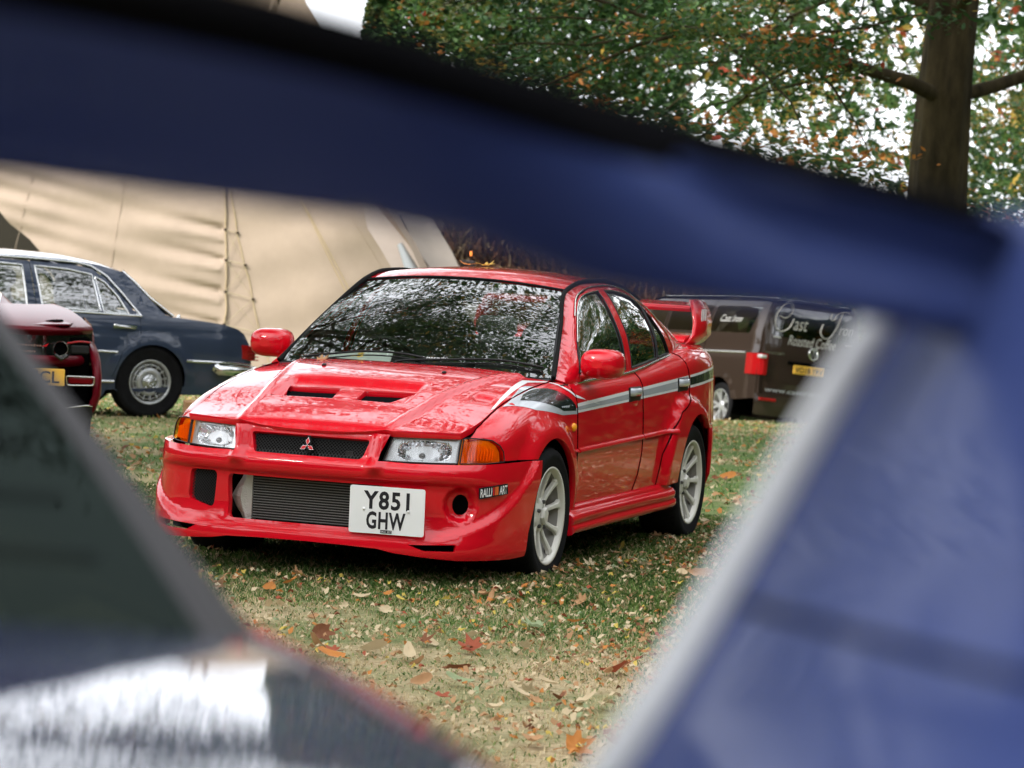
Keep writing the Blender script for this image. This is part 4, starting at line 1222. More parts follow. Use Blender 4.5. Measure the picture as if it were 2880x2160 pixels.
    for k in range(3):
        cn = MB(); cn.ball((-.47+k*.0, -.15, .60), (.006, .006, .03), 6, 5)
    an = MB(); an.tube([(-.30, -.13, .59), (-.31, -.13, .625)], [.022, .008], 8); an.build('aerial_base', M['chrome'], root)
    return root
MERC = build_mercedes()

def build_van():
    root = empty('brown_van', (-29.17001604, -5.88298489, -.671), math.atan2(-.72740, -.68621), label='brown panel van with tinted windows and white coffee lettering on its tailgate', cat='van')
    root.rotation_euler = (math.radians(4.6), math.radians(1.6), math.atan2(-.72740, -.68621))
    W = 1.88; B = M['brown']
    def side(x, z):
        x = np.asarray(x, float); z = np.asarray(z, float)
        y = pch(z, [-.1, .1, .45, .75, .79, 1.1, 1.5, 1.62, 1.66], [-.02, 0, 0, -.01, -.025, -.06, -.15, -.24, -.34])
        y = y-.05*sst(-.7, -.98, x)-.30*sst(2.4, 3.7, x)
        r_ = np.hypot(x, z); y = y+.02*sst(.50, .40, r_)*sst(-.1, .1, z)
        return np.stack([x, y, z], -1)
    for sd in (1, -1):
        S = side if sd > 0 else (lambda u, v: side(u, v)*np.array([1, -1, 1])+np.array([0, -W, 0]))
        yy = (lambda y: y if sd > 0 else -W-y)
        hint = (0, sd, .1)
        rear = [(-.98, 1.50), (-.95, 1.2), (-.78, .80), (-.98, .78), (-.98, .47), (-.66, .46), (-.68, .15), (-.46, .10)]
        w1 = rpoly([(-.60, 1.08), (-.78, 1.50), (.47, 1.50), (.55, 1.08)], .05)
        w2 = rpoly([(.66, 1.08), (.60, 1.50), (1.75, 1.50), (1.80, 1.08)], .05)
        w3 = rpoly([(1.90, 1.07), (1.86, 1.47), (2.35, 1.46), (2.95, 1.06)], .05)
        body = [(-.97, 1.56), (-.97, 1.2), (-.99, .80), (-.69, .79), (-.69, .47), (-1.0, .46), (-1.02, .13), (-.46, .08)]+arc(0, .0, .40, 168, 0, 18)[0:]+[(.45, -.16), (2.55, -.16)]+arc(3.0, 0, .40, 200, 0, 16)+[(3.55, -.1), (3.85, .1), (3.85, .45), (3.6, .85), (3.05, 1.04), (2.45, 1.52), (2.2, 1.60), (-.6, 1.62)]
        bd = patch('van_side', S, body, B, root, holes=[w1, w2, w3], res=.10, rim=.02, hint=hint)
        for w_ in (w1, w2, w3):
            patch('side_window', off(S, -.006, -sd), w_, M['dglass'] if w_ is not w3 else M['glass'], bd, rim=0, res=.1, hint=hint)
        for nm, pts, r_, mt in (('door_rail', [(1.75, .765), (-.62, .785)], .014, 'satin'), ('roof_rail', [(2.2, 1.63), (.5, 1.66), (-.93, 1.64)], .018, 'silver')):
            a_ = np.linspace(0, 1, 20)[:, None]; q = np.array([np.interp(a_[:, 0], np.linspace(0, 1, len(pts)), [p[i] for p in pts]) for i in (0, 1)]).T
            P = off(S, .008, -sd)(q[:, 0], np.minimum(q[:, 1], 1.655)); mb = MB(); mb.tube([tuple(p) for p in P], r_, 6); mb.build(nm, M[mt], bd)
        for x in (.58, 1.84):
            mb = MB(); P = off(S, .0006, -sd)(np.full(20, x), np.linspace(-.14, 1.6, 20)); mb.tube([tuple(p) for p in P], .006, 5); mb.build('door_gap', M['void'], bd)
        if sd > 0:
            P0 = off(S, .003, -sd)(np.array([-.02]), np.array([1.30]))[0]
            TM = frame(P0, (-1, 0, 0), (0, -.2, 1))
            text('window_lettering', 'Cast Iron', M['sign'], bd, TM, width=.60, height=.11, shear=.45)
        tl = MB(); rings = []
        for z in np.linspace(.475, .785, 7):
            rings.append([(-.68, yy(.004), z), (-.85, yy(-.005), z), (-1.0, yy(-.035), z), (-1.045, yy(-.08), z), (-1.05, yy(-.14), z), (-.95, yy(-.14), z), (-.68, yy(-.10), z)])
        tl.loft(rings, closed=True, cap=True, smooth=False); t0 = tl.build('tail_lamp', M['tail'], root)
        a = MB(); a.box((-1.0, yy(-.07), .745), (.12, .10, .05), None, .01); a.build('reversing_lens', M['lampw'], t0)
        build_wheel(root, (0, yy(-.15), -.03), sd, R=.345, rr=.235, W=.215, style='five', M_alloy=M['alloy2'], red=False)
        build_wheel(root, (3.0, yy(-.15), -.03), sd, R=.345, rr=.235, W=.215, style='five', M_alloy=M['alloy2'], red=False)
        for cx in (0, 3.0):
            ln = MB(); ln.lathe([(.41, yy(-.02)), (.42, yy(-.38)), (.02, yy(-.39))], 24, Matrix.Translation((cx, 0, 0)), a0=math.radians(-20), a1=math.radians(200)); ln.build('arch_liner', M['void'], root)
        mr = MB(); mr.box((2.42, yy(.16), 1.06), (.10, .20, .26), None, .05); mr.tube([(2.44, yy(-.05), 1.0), (2.44, yy(.1), 1.0)], .03, 8); mr.build('door_mirror', M['black'], root)
    b = MB(); bridge(b, [(-.98, -.20, 1.60), (-.6, -.26, 1.64), (.8, -.27, 1.66), (2.2, -.27, 1.65), (2.5, -.27, 1.60)], W, .05); b.build('roof', B, root)
    b = MB(); bridge(b, [(2.5, -.27, 1.60), (3.1, -.17, 1.07)], W, .06); b.build('windscreen', M['dglass'], root)
    b = MB(); bridge(b, [(3.1, -.17, 1.07), (3.6, -.25, .88), (3.86, -.3, .5), (3.88, -.3, -.1)], W, .05); b.build('bonnet', B, root)
    # rear: tailgate with screen, recessed plate, bumper
    def rear(y, z):
        y = np.asarray(y, float); z = np.asarray(z, float)
        x = pch(z, [-.2, .1, .2, .45, .6, .80, 1.1, 1.5, 1.58, 1.64], [-1.06, -1.09, -1.05, -1.05, -1.04, -1.04, -1.02, -.985, -.965, -.90])
        x = x+.10*np.abs((y+W/2)/(W/2))**5
        return np.stack([x, y, z], -1)
    ti = [(-.035, .25), (-.16, .46), (-.16, .80), (-.10, 1.12), (-.18, 1.5), (-.26, 1.62), (-W+.26, 1.62), (-W+.18, 1.5), (-W+.10, 1.12), (-W+.16, .80), (-W+.16, .46), (-W+.035, .25)]
    edge = [(-.02, .20), (-.02, .46), (-.03, .80), (-.06, 1.12), (-.15, 1.5), (-.24, 1.62)]
    full = edge+[(-W-a, b) for a, b in edge[::-1]]
    tg = patch('tailgate', rear, full, B, root, res=.12, rim=.02, hint=(-1, 0, 0))
    scr = rpoly([(-.20, 1.07), (-.24, 1.52), (-W+.24, 1.52), (-W+.20, 1.07)], .06)
    patch('rear_window', off(rear, .004, -1) if float(off(rear, .004)(np.array([-.9]), np.array([1.3]))[0, 0]) > -1.005 else off(rear, .004), scr, M['dglass'], tg, rim=0, res=.2, hint=(-1, 0, 0))
    bp = patch('rear_bumper', lambda y, z: rear(y, z)+np.array([-.06, 0, 0]), rpoly([(.01, -.12), (.01, .20), (-W-.01, .20), (-W-.01, -.12)], .04), B, root, res=.15, rim=.08, hint=(-1, 0, 0))
    for y0 in (-.16, -W+.16):
        rf = MB(); rf.box((-1.12, y0-.0, .115), (.03, .30, .045), None, .008); rf.build('rear_reflector', M['tail'], bp)
    def RM(y, z, dx=.012): return frame(Vector(rear(np.array([y]), np.array([z]))[0])+Vector((-dx, 0, 0)), (0, -1, 0), (.03, 0, 1))
    nb = MB(); nb.box((-1.052, -.885, .610), (.02, .56, .13), None, .008); npb = nb.build('number_plate', M['plate_y'], tg)
    text('plate_lettering', 'VO18 YRV', M['ink2'], npb, frame((-1.066, -.885, .610), (0, -1, 0), (0, 0, 1)), width=.50, height=.085, bold=.012)
    rc = MB(); rc.box((-1.046, -.90, .70), (.03, .80, .05), None, .01); rc.build('plate_recess', M['void'], tg)
    # lettering: hand drawn script strokes
    def script(strokes, M0, r0, nm):
        mb = MB()
        for st in strokes:
            q = smooth_poly(st, 5); n_ = len(q)
            P = [M0@Vector((a, b, 0)) for a, b in q]
            rs = [r0*(.55+.65*abs(math.sin(math.pi*(k/n_)*1.5+.4))) for k in range(n_)]
            mb.tube(P, rs, 5)
        return mb.build(nm, M['sign'], tg)
    m0 = RM(-.88, 1.32)
    script([[(-.38, .20), (-.42, .27), (-.52, .24), (-.62, .12), (-.66, -.02), (-.62, -.14), (-.52, -.17), (-.40, -.10), (-.33, .04)], [(-.52, .24), (-.44, .30), (-.36, .24), (-.38, .12), (-.48, .04), (-.58, .06)]], m0, .0075, 'script_capital')
    script([[(.20, .02), (.16, -.10), (.22, -.19), (.34, -.17), (.44, -.02), (.50, .14), (.54, .24)], [(.34, .20), (.32, .12), (.38, .10), (.44, .20), (.56, .25), (.66, .24)]], m0, .0075, 'script_capital')
    text('script_lettering', 'ast', M['sign'], tg, m0@Matrix.Translation((-.20, -.045, 0)), width=.26, height=.17, shear=.35)
    text('script_lettering', 'ron', M['sign'], tg, m0@Matrix.Translation((.625, -.06, 0)), width=.27, height=.115, shear=.35)
    text('tailgate_lettering', 'Roasted Coffee', M['sign'], tg, RM(-.90, 1.035)@Matrix.Translation((0, 0, 0)), width=.86, height=.150, shear=.35)
    for y0 in (-.27, -1.57):
        d = MB(); d.box((-1.035, y0, 1.055), (.008, .13, .014), None, .003); d.build('lettering_dash', M['white'], tg)
    em = MB(); mv = RM(-.93, .865, .02)
    em.tube([mv@Vector((.085*math.cos(t), .085*math.sin(t), 0)) for t in np.linspace(0, 2*math.pi, 33)], .010, 6, cap=False)
    em.tube([mv@Vector(p) for p in ((-.03, .075, 0), (0, .01, 0), (.03, .075, 0))], .008, 6)
    em.tube([mv@Vector(p) for p in ((-.072, .03, 0), (-.035, -.065, 0), (0, .002, 0), (.035, -.065, 0), (.072, .03, 0))], .008, 6)
    em.build('emblem', M['chrome'], tg)
    dk = MB(); dk.prism([(.08*math.cos(t), .08*math.sin(t)) for t in np.linspace(0, 2*math.pi, 24, endpoint=False)], mv, -.012); dk.build('emblem_disc', M['black'], tg)
    text('badge_lettering', 'TRANSPORTER', M['satin'], tg, RM(-.27, .815), width=.42, height=.035)
    text('web_lettering', 'www.castironcoffee', M['grey_vinyl'], tg, RM(-.80, .27, .03), width=1.36, height=.07)
    return root
VAN = build_van()

def build_supercar():
    root = empty('dark_red_sports_car', (-4.20412148, -3.58054002, 0), math.atan2(-.54486, -.83852), label='low dark red sports car seen from behind at the left edge', cat='car')
    Z0 = .655; MR = M['maroon']; CY = .96
    def X(y):       # plan of the tail, y measured left from the right-hand flank
        k = abs((y-CY)/CY)
        return .0+.42*np.clip(k, 0, 1.2)**5
    ysamp = list(np.concatenate([np.linspace(.0, .12, 6), np.linspace(.2, 1.72, 18), np.linspace(1.80, 1.92, 6)]))
    def strip(nm, prof, m, par, inset=0.0, sm=True, ys=None, ramp=None):
        b = MB(); rings = []
        for (dx, z, e) in prof:
            rings.append([(float(X(y))+dx+(ramp(y) if ramp else 0), CY+(y-CY)*(1-e), Z0+z) for y in (ys or ysamp)])
        b.loft(rings, closed=False, smooth=sm); return b.build(nm, m, par)
    lip = lambda y: 0
    body = strip('rear_body', [(.0, .030, .0), (-.020, .012, -.004), (-.022, -.012, -.006), (-.004, -.035, -.002), (.03, -.045, .02)], MR, root)
    strip('tail_panel', [(.06, .19, .03), (.055, .12, .03), (.045, .03, .02)], M['carbon'], root)
    strip('deck_lip', [(.06, .155, .045), (-.01, .188, .035), (-.012, .200, .035), (.03, .218, .05), (.30, .265, .09), (.62, .30, .13), (1.1, .325, .2)], MR, root)
    # flanks
    for sg in (0, 1):
        b = MB(); rings = []
        for (x, zt, dy) in ((.40, .12, .0), (.60, .20, -.015), (.95, .26, -.03), (1.4, .20, .0), (2.2, .10, .04), (3.2, .08, .03), (3.9, -.05, .12)):
            ring = []
            for z, e in ((zt, .07), (zt-.05, .02), (-.1, .0), (-.3, .02), (-.42, .05)):
                y = dy+e; ring.append((x, y if sg == 0 else 2*CY-y, Z0+z))
            rings.append(ring)
        b.loft(rings, closed=False); b.build('flank', MR, root)
        b = MB(); rings = []
        for (dx, z, y0, y1) in ((.38, .10, .01, .10), (.20, .06, .005, .07), (.10, .0, -.004, .06), (.06, -.10, -.012, .05), (.05, -.22, -.010, .05), (.07, -.32, .015, .08), (.12, -.38, .06, .12)):
            ring = [(dx+.30, y0-.004, Z0+z), (dx+.12, y0-.002, Z0+z), (dx+.02, y0+.014, Z0+z), (dx-.01, (y0+y1)/2, Z0+z), (dx, y1, Z0+z), (dx+.05, y1+.004, Z0+z)]
            if sg: ring = [(a, 2*CY-b_, c) for a, b_, c in ring]
            rings.append(ring)
        b.loft(rings, closed=False); b.build('corner_panel', MR, root)
        yy = lambda y: y if sg == 0 else 2*CY-y
        for cx in (.85, 3.45):
            w_ = build_wheel(root, (cx, yy(.14), .345-.0), -1 if sg == 0 else 1, R=.345, rr=.25, W=.26, style='ten', M_alloy=M['black'], red=False)
        # lamp slot, exhaust, fog lamp
        lb = MB(); lb.tube([(.04, yy(.235), Z0+.115), (.03, yy(.16), Z0+.13), (.055, yy(.085), Z0+.125)], .007, 6); lb.build('lamp_blade', M['tail'], root)
        sc = MB(); sc.box((.06, yy(.15), Z0+.075), (.02, .12, .055), None, .01); sc.build('heat_shield', M['core'], root)
        ex = MB(); ex.lathe([(.046, 0), (.050, -.012), (.050, .02), (.046, .03)], 28, Matrix.Translation((.035, yy(.278), Z0+.078))@Matrix.Rotation(math.pi/2, 4, 'Z')); e0 = ex.build('exhaust_ring', M['satin'], root)
        ev = MB(); ev.lathe([(.045, 0), (.0005, 0)], 20, Matrix.Translation((.045, yy(.278), Z0+.078))@Matrix.Rotation(math.pi/2, 4, 'Z')); ev.build('exhaust_bore', M['void'], e0)
        sk = MB(); sk.tube([(.02, yy(.31), Z0+.038), (.0, yy(.275), Z0+.012), (.02, yy(.235), Z0+.034)], .014, 8); sk.build('exhaust_scoop', M['carbon'], root)
        fl = MB(); fl.box((.045, yy(.14), Z0-.128), (.02, .16, .045), None, .012); f0 = fl.build('rear_fog_lamp', M['tail_d'], root)
        ft = MB(); q = rpoly([(-.085, -.03), (.085, -.026), (.090, .028), (-.095, .030)], .012); FM = frame((.030, yy(.14), Z0-.128), (0, -1, 0), (0, 0, 1)); ft.tube([FM@Vector((a, b_, 0)) for a, b_ in q]+[FM@Vector((*q[0], 0))], .005, 6, cap=False); ft.build('lamp_surround', M['satin'], f0)
        df = MB(); rings = []
        for z, y0, dx in ((-.29, .055, .05), (-.36, .05, .07), (-.43, .08, .10), (-.48, .12, .16)):
            rings.append([(dx+.25, yy(y0-.01), Z0+z), (dx, yy(y0), Z0+z), (dx-.04, yy(y0+.12), Z0+z+.01), (dx, yy(y0+.30), Z0+z), (dx+.1, yy(y0+.32), Z0+z)])
        df.loft(rings, closed=False); df.build('diffuser', M['core'], root)
        dl = MB(); dl.tube([(.05, yy(.055), Z0-.292), (.0, yy(.10), Z0-.285), (-.01, yy(.20), Z0-.300), (.0, yy(.30), Z0-.335)], .005, 6); dl.build('diffuser_edge', M['satin'], root)
    strip('lower_panel', [(.045, -.04, .03), (.05, -.15, .035), (.08, -.30, .04), (.16, -.42, .10)], M['carbon'], root)
    # rear deck with its two intakes, engine cover glass and cabin
    def DK(x, y):
        x = np.asarray(x, float); y = np.asarray(y, float)
        k = np.abs((y-CY)/.92)
        cab = pch(x, [.6, 1.1, 1.7, 2.2, 2.8, 3.3], [0, .07, .20, .24, .16, 0])*np.clip(1-(np.abs(y-CY)/.52)**3, 0, 1)*sst(.6, .9, x)
        top = pch(x, [.0, .30, .62, 1.1, 1.6, 2.2, 2.8, 3.5, 4.1], [.218, .245, .262, .275, .28, .27, .22, .02, -.10])
        return np.stack([x, y, Z0+top-(top-pch(x, [0, 1, 2.5, 4.1], [.20, .20, .10, -.15]))*np.clip(k, 0, 1)**4+.02*sst(.5, .8, k)*sst(1.0, .8, k)*sst(2, .6, x)+cab], -1)
    dk = patch('engine_cover', DK, rpoly([(.10, .22), (.10, 1.70), (.62, 1.80), (4.1, 1.80), (4.1, .12), (.62, .12)], .05), MR, root, res=.10, rim=.01)
    for sg in (0, 1):
        yy = lambda y: y if sg == 0 else 2*CY-y
        q = ellipse((.50, .36), .30, .095, 24, 2.2, .25); q = [(a, yy(b_)) for a, b_ in q]
        patch('deck_intake', off(DK, .004), q, M['void'], dk, rim=0, res=.06)
    patch('rear_window', off(DK, .003), rpoly([(.95, .62), (.95, 1.30), (1.75, 1.38), (1.75, .54)], .08), M['carbon'], dk, rim=0, res=.1)
    bk = MB(); bk.box((.52, CY, .56), (.62, 1.78, .48)); bk.build('engine_bay', M['void'], root)
    ub = MB(); ub.box((2.0, CY, .28), (3.2, 1.45, .28)); ub.build('underbody', M['void'], root)
    pb = MB(); pb.box((.020, .505, Z0-.110), (.012, .52, .112), None, .006); po = pb.build('number_plate', M['plate_y'], root)
    PM = frame((.013, .505, Z0-.110), (0, -1, 0), (0, 0, 1))
    text('plate_lettering', '9 MCL', M['ink2'], po, PM@Matrix.Translation((.07, 0, .0006)), width=.31, height=.079, bold=.014)
    for z, w_ in ((.092, .17), (.052, .13)):
        bd_ = MB()
        for k in range(9): bd_.box((.044, .56-k*w_/9, Z0+z), (.004, w_/13, .012 if k % 3 else .016), None, .001)
        bd_.build('rear_badge', M['satin'], root)
    tk = MB(); tk.prism([(0, 0), (.03, .0), (.045, .022)], frame((.04, .40, Z0+.088), (0, -1, 0), (0, 0, 1)), .003); tk.build('badge_flash', M['redv'], root)
    return root
MCL = build_supercar()

def build_box():
    root = empty('cardboard_box', at(-2.80, 25.6, 0), .5, label='brown cardboard box on the grass under the tail of the dark blue saloon', cat='box')
    root.location.z = gz(root.location)
    b = MB(); b.box((0, 0, .10), (.34, .26, .20), None, .004); b.build('carton', mat('cardboard', (.38, .22, .11), .85, var=.25), root)
    for x in (-.17,):
        t = MB(); t.box((.173, 0, .10), (.003, .05, .19)); t.box((-.173, 0, .10), (.003, .05, .19)); t.box((0, .133, .10), (.05, .003, .19)); t.build('packing_tape', mat('tape', (.45, .38, .28), .3), root)
    for k in range(3):
        t = MB(); t.box((.08+k*.03, .1325, .10), (.012, .003, .10)); t.build('printed_bar', M['ink'], root)
    return root
build_box()
# ---------------------------------------------------------------- ground
def ground_material():
    m = bpy.data.materials.new('lawn'); m.use_nodes = True
    t = m.node_tree; b = t.nodes['Principled BSDF']; b.inputs['Roughness'].default_value = .95; b.inputs['Specular IOR Level'].default_value = .15
    tc = t.nodes.new('ShaderNodeTexCoord')
    def noise(s, d=6, r=.6):
        n = t.nodes.new('ShaderNodeTexNoise'); n.inputs['Scale'].default_value = s; n.inputs['Detail'].default_value = d; n.inputs['Roughness'].default_value = r
        t.links.new(tc.outputs['Object'], n.inputs['Vector']); return n
    def ramp(n, pts):
        r_ = t.nodes.new('ShaderNodeValToRGB'); cr = r_.color_ramp
        cr.elements[0].position = pts[0][0]; cr.elements[0].color = (*pts[0][1], 1); cr.elements[1].position = pts[-1][0]; cr.elements[1].color = (*pts[-1][1], 1)
        for p, c in pts[1:-1]:
            e = cr.elements.new(p); e.color = (*c, 1)
        t.links.new(n.outputs['Fac'], r_.inputs[0]); return r_
    green = ramp(noise(26), [(.30, (.050, .095, .028)), (.5, (.115, .19, .055)), (.72, (.26, .28, .11))])
    dry = ramp(noise(38), [(.28, (.24, .185, .10)), (.5, (.46, .36, .21)), (.74, (.62, .52, .34))])
    patchm = ramp(noise(.8, 7, .62), [(.44, (0, 0, 0)), (.60, (1, 1, 1))])
    mx = t.nodes.new('ShaderNodeMix'); mx.data_type = 'RGBA'
    # drier, trodden turf close to the photographer
    sep = t.nodes.new('ShaderNodeSeparateXYZ'); t.links.new(tc.outputs['Object'], sep.inputs[0])
    mr = t.nodes.new('ShaderNodeMapRange'); mr.inputs[1].default_value = .9; mr.inputs[2].default_value = 3.2; mr.inputs[3].default_value = -.25; mr.inputs[4].default_value = .5
    t.links.new(sep.outputs[0], mr.inputs[0])
    ad = t.nodes.new('ShaderNodeMath'); ad.use_clamp = True
    t.links.new(patchm.outputs[0], ad.inputs[0]); t.links.new(mr.outputs[0], ad.inputs[1])
    t.links.new(ad.outputs[0], mx.inputs[0]); t.links.new(green.outputs[0], mx.inputs[6]); t.links.new(dry.outputs[0], mx.inputs[7])
    t.links.new(mx.outputs[2], b.inputs['Base Color'])
    n = noise(120, 4); bp = t.nodes.new('ShaderNodeBump'); bp.inputs['Strength'].default_value = .9; bp.inputs['Distance'].default_value = .02
    t.links.new(n.outputs['Fac'], bp.inputs['Height']); t.links.new(bp.outputs[0], b.inputs['Normal'])
    return m
def build_ground():
    xs = np.concatenate([np.linspace(-900, -80, 12)[:-1], np.linspace(-80, 30, 180), np.linspace(30, 900, 12)[1:]])
    ys = np.concatenate([np.linspace(-900, -50, 12)[:-1], np.linspace(-50, 50, 150), np.linspace(50, 900, 12)[1:]])
    X, Y = np.meshgrid(xs, ys); Z = ground_z(X, Y)
    V = np.stack([X.ravel(), Y.ravel(), Z.ravel()], 1); nx = len(xs); ny = len(ys)
    F = [(j*nx+i, j*nx+i+1, (j+1)*nx+i+1, (j+1)*nx+i) for j in range(ny-1) for i in range(nx-1)]
    b = MB(); b.add(V, F, True)
    tag(b.build('ground', ground_material()), kind='structure')
build_ground()

def quads_mesh(name, V, nper, mats, midx, parent=None, smooth=False):
    """V (n, nper, 3) separate faces"""
    n = len(V); me = bpy.data.meshes.new(name)
    me.vertices.add(n*nper); me.vertices.foreach_set('co', V.reshape(-1).astype(np.float32))
    me.loops.add(n*nper); me.loops.foreach_set('vertex_index', np.arange(n*nper, dtype=np.int32))
    me.polygons.add(n); me.polygons.foreach_set('loop_start', np.arange(0, n*nper, nper, dtype=np.int32))
    me.polygons.foreach_set('loop_total', np.full(n, nper, dtype=np.int32))
    for m_ in mats: me.materials.append(m_)
    me.polygons.foreach_set('material_index', midx.astype(np.int32))
    me.update(calc_edges=True); me.validate()
    return link(name, me, parent)

def leafm(name, col, tr=.22, rough=.5):
    m = bpy.data.materials.new(name); m.use_nodes = True
    t = m.node_tree; b = t.nodes['Principled BSDF']; b.inputs['Base Color'].default_value = (*col, 1); b.inputs['Roughness'].default_value = rough; b.inputs['Specular IOR Level'].default_value = .2
    o = t.nodes['Material Output']; tl = t.nodes.new('ShaderNodeBsdfTranslucent'); tl.inputs[0].default_value = (*[min(1, c*1.3) for c in col], 1)
    mx = t.nodes.new('ShaderNodeMixShader'); mx.inputs[0].default_value = tr
    t.links.new(b.outputs[0], mx.inputs[1]); t.links.new(tl.outputs[0], mx.inputs[2]); t.links.new(mx.outputs[0], o.inputs[0])
    return m
LG = [leafm('leaf_dark_green', (.030, .075, .022)), leafm('leaf_green', (.085, .165, .045), .35), leafm('leaf_olive', (.12, .14, .035)), leafm('leaf_yellow', (.40, .27, .05)), leafm('leaf_orange', (.48, .19, .045)), leafm('leaf_red', (.38, .06, .03))]

def leaf_faces(P, size, up=.55, seed=0, asp=.55):
    """pointed oval leaves (6-gons) at the points P"""
    g = np.random.default_rng(seed); n = len(P)
    nrm = g.normal(size=(n, 3)); nrm[:, 2] = np.abs(nrm[:, 2])+up*2; nrm /= np.linalg.norm(nrm, axis=1)[:, None]
    a = g.normal(size=(n, 3)); a -= nrm*(a*nrm).sum(1)[:, None]; a /= np.linalg.norm(a, axis=1)[:, None]; b = np.cross(nrm, a)
    s = (size*g.uniform(.65, 1.3, n))[:, None]
    sh = [(-1, 0), (-.35, .8), (.35, .75), (1, 0), (.35, -.75), (-.35, -.8)]
    V = np.stack([P+a*s*u_+b*s*asp*v_ for u_, v_ in sh], 1)
    return V

bark = mat('bark', (.055, .042, .020), .95, bump=1.0, bscale=9, var=.75, vscale=5, stretch=(1, 1, .3))
def limb(b, p0, d, L, r0, r1, g, bend=.25, droop=0.0, n=7):
    p = np.array(p0, float); d = np.array(d, float); d /= np.linalg.norm(d); pts = [p.copy()]
    for k in range(n):
        d = d+g.normal(size=3)*bend/n*1.6+np.array([0, 0, -droop/n]); d /= np.linalg.norm(d)
        p = p+d*L/n; pts.append(p.copy())
    b.tube(pts, list(np.linspace(r0, r1, n+1)), 7)
    return pts

def make_tree(name, loc, H, R, base, nleaf, seed, size=.055, mix=(.34, .34, .16, .08, .06, .02), trunk_r=.28, nl=16, spray=.5, label='', group=None, low=None, accent=None, lean=(0, 0)):
    g = np.random.default_rng(seed)
    root = empty(name, loc, 0, label=label, cat='tree', group=group)
    b = MB()
    tp = [(0, 0, -.3), (0, 0, .25), (.03, .02, H*.2), (lean[0]*.5, lean[1]*.5+.1, H*.45), (lean[0], lean[1], H*.7), (lean[0]*1.1+.2, lean[1], H*.92)]
    tp = smooth_poly(tp, 4)
    tq_ = smooth_poly(tp, 5); rg_ = []
    for k, p_ in enumerate(tq_):
        r_ = trunk_r*(1+.5*math.exp(-p_[2]/.45) if p_[2] > 0 else 1.5)*(1-.82*(k/(len(tq_)-1))**1.2)
        rg_.append([(p_[0]+math.cos(a)*r_*(1+.07*math.sin(5*a+seed+.25*p_[2])+.035*math.sin(13*a+p_[2]*.9)+.03*math.sin(3*a-p_[2]*1.7)), p_[1]+math.sin(a)*r_*(1+.07*math.sin(5*a+seed+.25*p_[2])+.035*math.sin(13*a+p_[2]*.9)+.03*math.sin(3*a-p_[2]*1.7)), p_[2]) for a in np.linspace(0, 2*math.pi, 41)[:-1]])
    b.loft(rg_, closed=True)
    tops = np.array(tp); starts = []
    sprays = []
    for i in range(nl):
        f = (i+.5)/nl; z = base+(H*.93-base)*f
        k = np.argmin(np.abs(tops[:, 2]-z)); a = i*2.4+g.uniform(-.4, .4)
        rr = R*(1-abs(f-.32)**1.6*1.15)
        rr = max(rr, R*.25)
        el = g.uniform(.15, .55)+.4*f
        pts = limb(b, tops[k], (math.cos(a), math.sin(a), el), rr, trunk_r*.22*(1-.6*f), .015, g, .35, .25*(1-f))
        for j in range(2, len(pts)):
            for q in range(3):
                a2 = a+g.choice([-1, 1])*g.uniform(.5, 1.3)
                sp = limb(b, pts[j], (math.cos(a2), math.sin(a2), g.uniform(-.3, .35)), rr*g.uniform(.22, .48), .022, .006, g, .3, .35, 4)
                sprays += [sp[1:]]
            sprays.append([pts[j]])
    b.build('trunk', bark, root)
    P = []
    C_ = [np.array(p) for s_ in sprays for p in s_]
    C_ = np.array(C_); m = len(C_)
    idx = g.integers(0, m, nleaf)
    offs = g.normal(size=(nleaf, 3))*np.array([spray, spray, spray*.30])
    P = C_[idx]+offs
    if low is not None: P = P[P[:, 2] > low]
    V = leaf_faces(P, size, seed=seed)
    # colour by spray so that turned branches stand out
    cl = g.choice(6, size=m, p=mix); mi = cl[idx][:len(P)] if low is None else cl[idx][(C_[idx]+offs)[:, 2] > low]
    flip = g.random(len(P)) < .14; mi = np.where(flip, g.choice(6, size=len(P), p=mix), mi)
    quads_mesh('crown', V, 6, LG, mi, root)
    return root

T1 = make_tree('beech_tree', at(4.62, 32, -.45), 15, 6.8, 3.5, 190000, 3, size=.040, trunk_r=.42, nl=26, spray=.24, mix=(.52, .24, .08, .04, .11, .01), low=2.75, label='thick trunked tree at the upper right with leaves turning orange')
T2 = make_tree('overhanging_tree', at(-5.6, 20.5, -.05), 17, 9.0, 6.0, 95000, 8, size=.072, trunk_r=.40, nl=26, spray=.5, mix=(.62, .26, .06, .03, .03, 0), low=5.2, label='tall tree left of the view whose branches hang over the cars')
# more of the park's trees around and behind the photographer: seen in the cars' paint and glass
g0 = np.random.default_rng(5)
others = [(-9, -9, 1.0), (3, -15, 1.1), (14, -6, .95), (15, 12, 1.05), (-17, 3, 1.0), (18, 27, 1.1), (11, 44, 1.2), (25, 45, 1.3)]
for k, (L, Z, s) in enumerate(others):

    p = at(L, Z); p.z = gz(p)
    src = T2 if k % 2 == 0 else T1
    t_ = copy_tree(src, loc=p, rz=1.3*k+.5)
    t_.name = 'park_tree'; t_.scale = (s, s, s)
    t_['group'] = 'park trees round the parking meadow'
    t_['label'] = 'tall autumn tree out of view, mirrored in the parked cars'
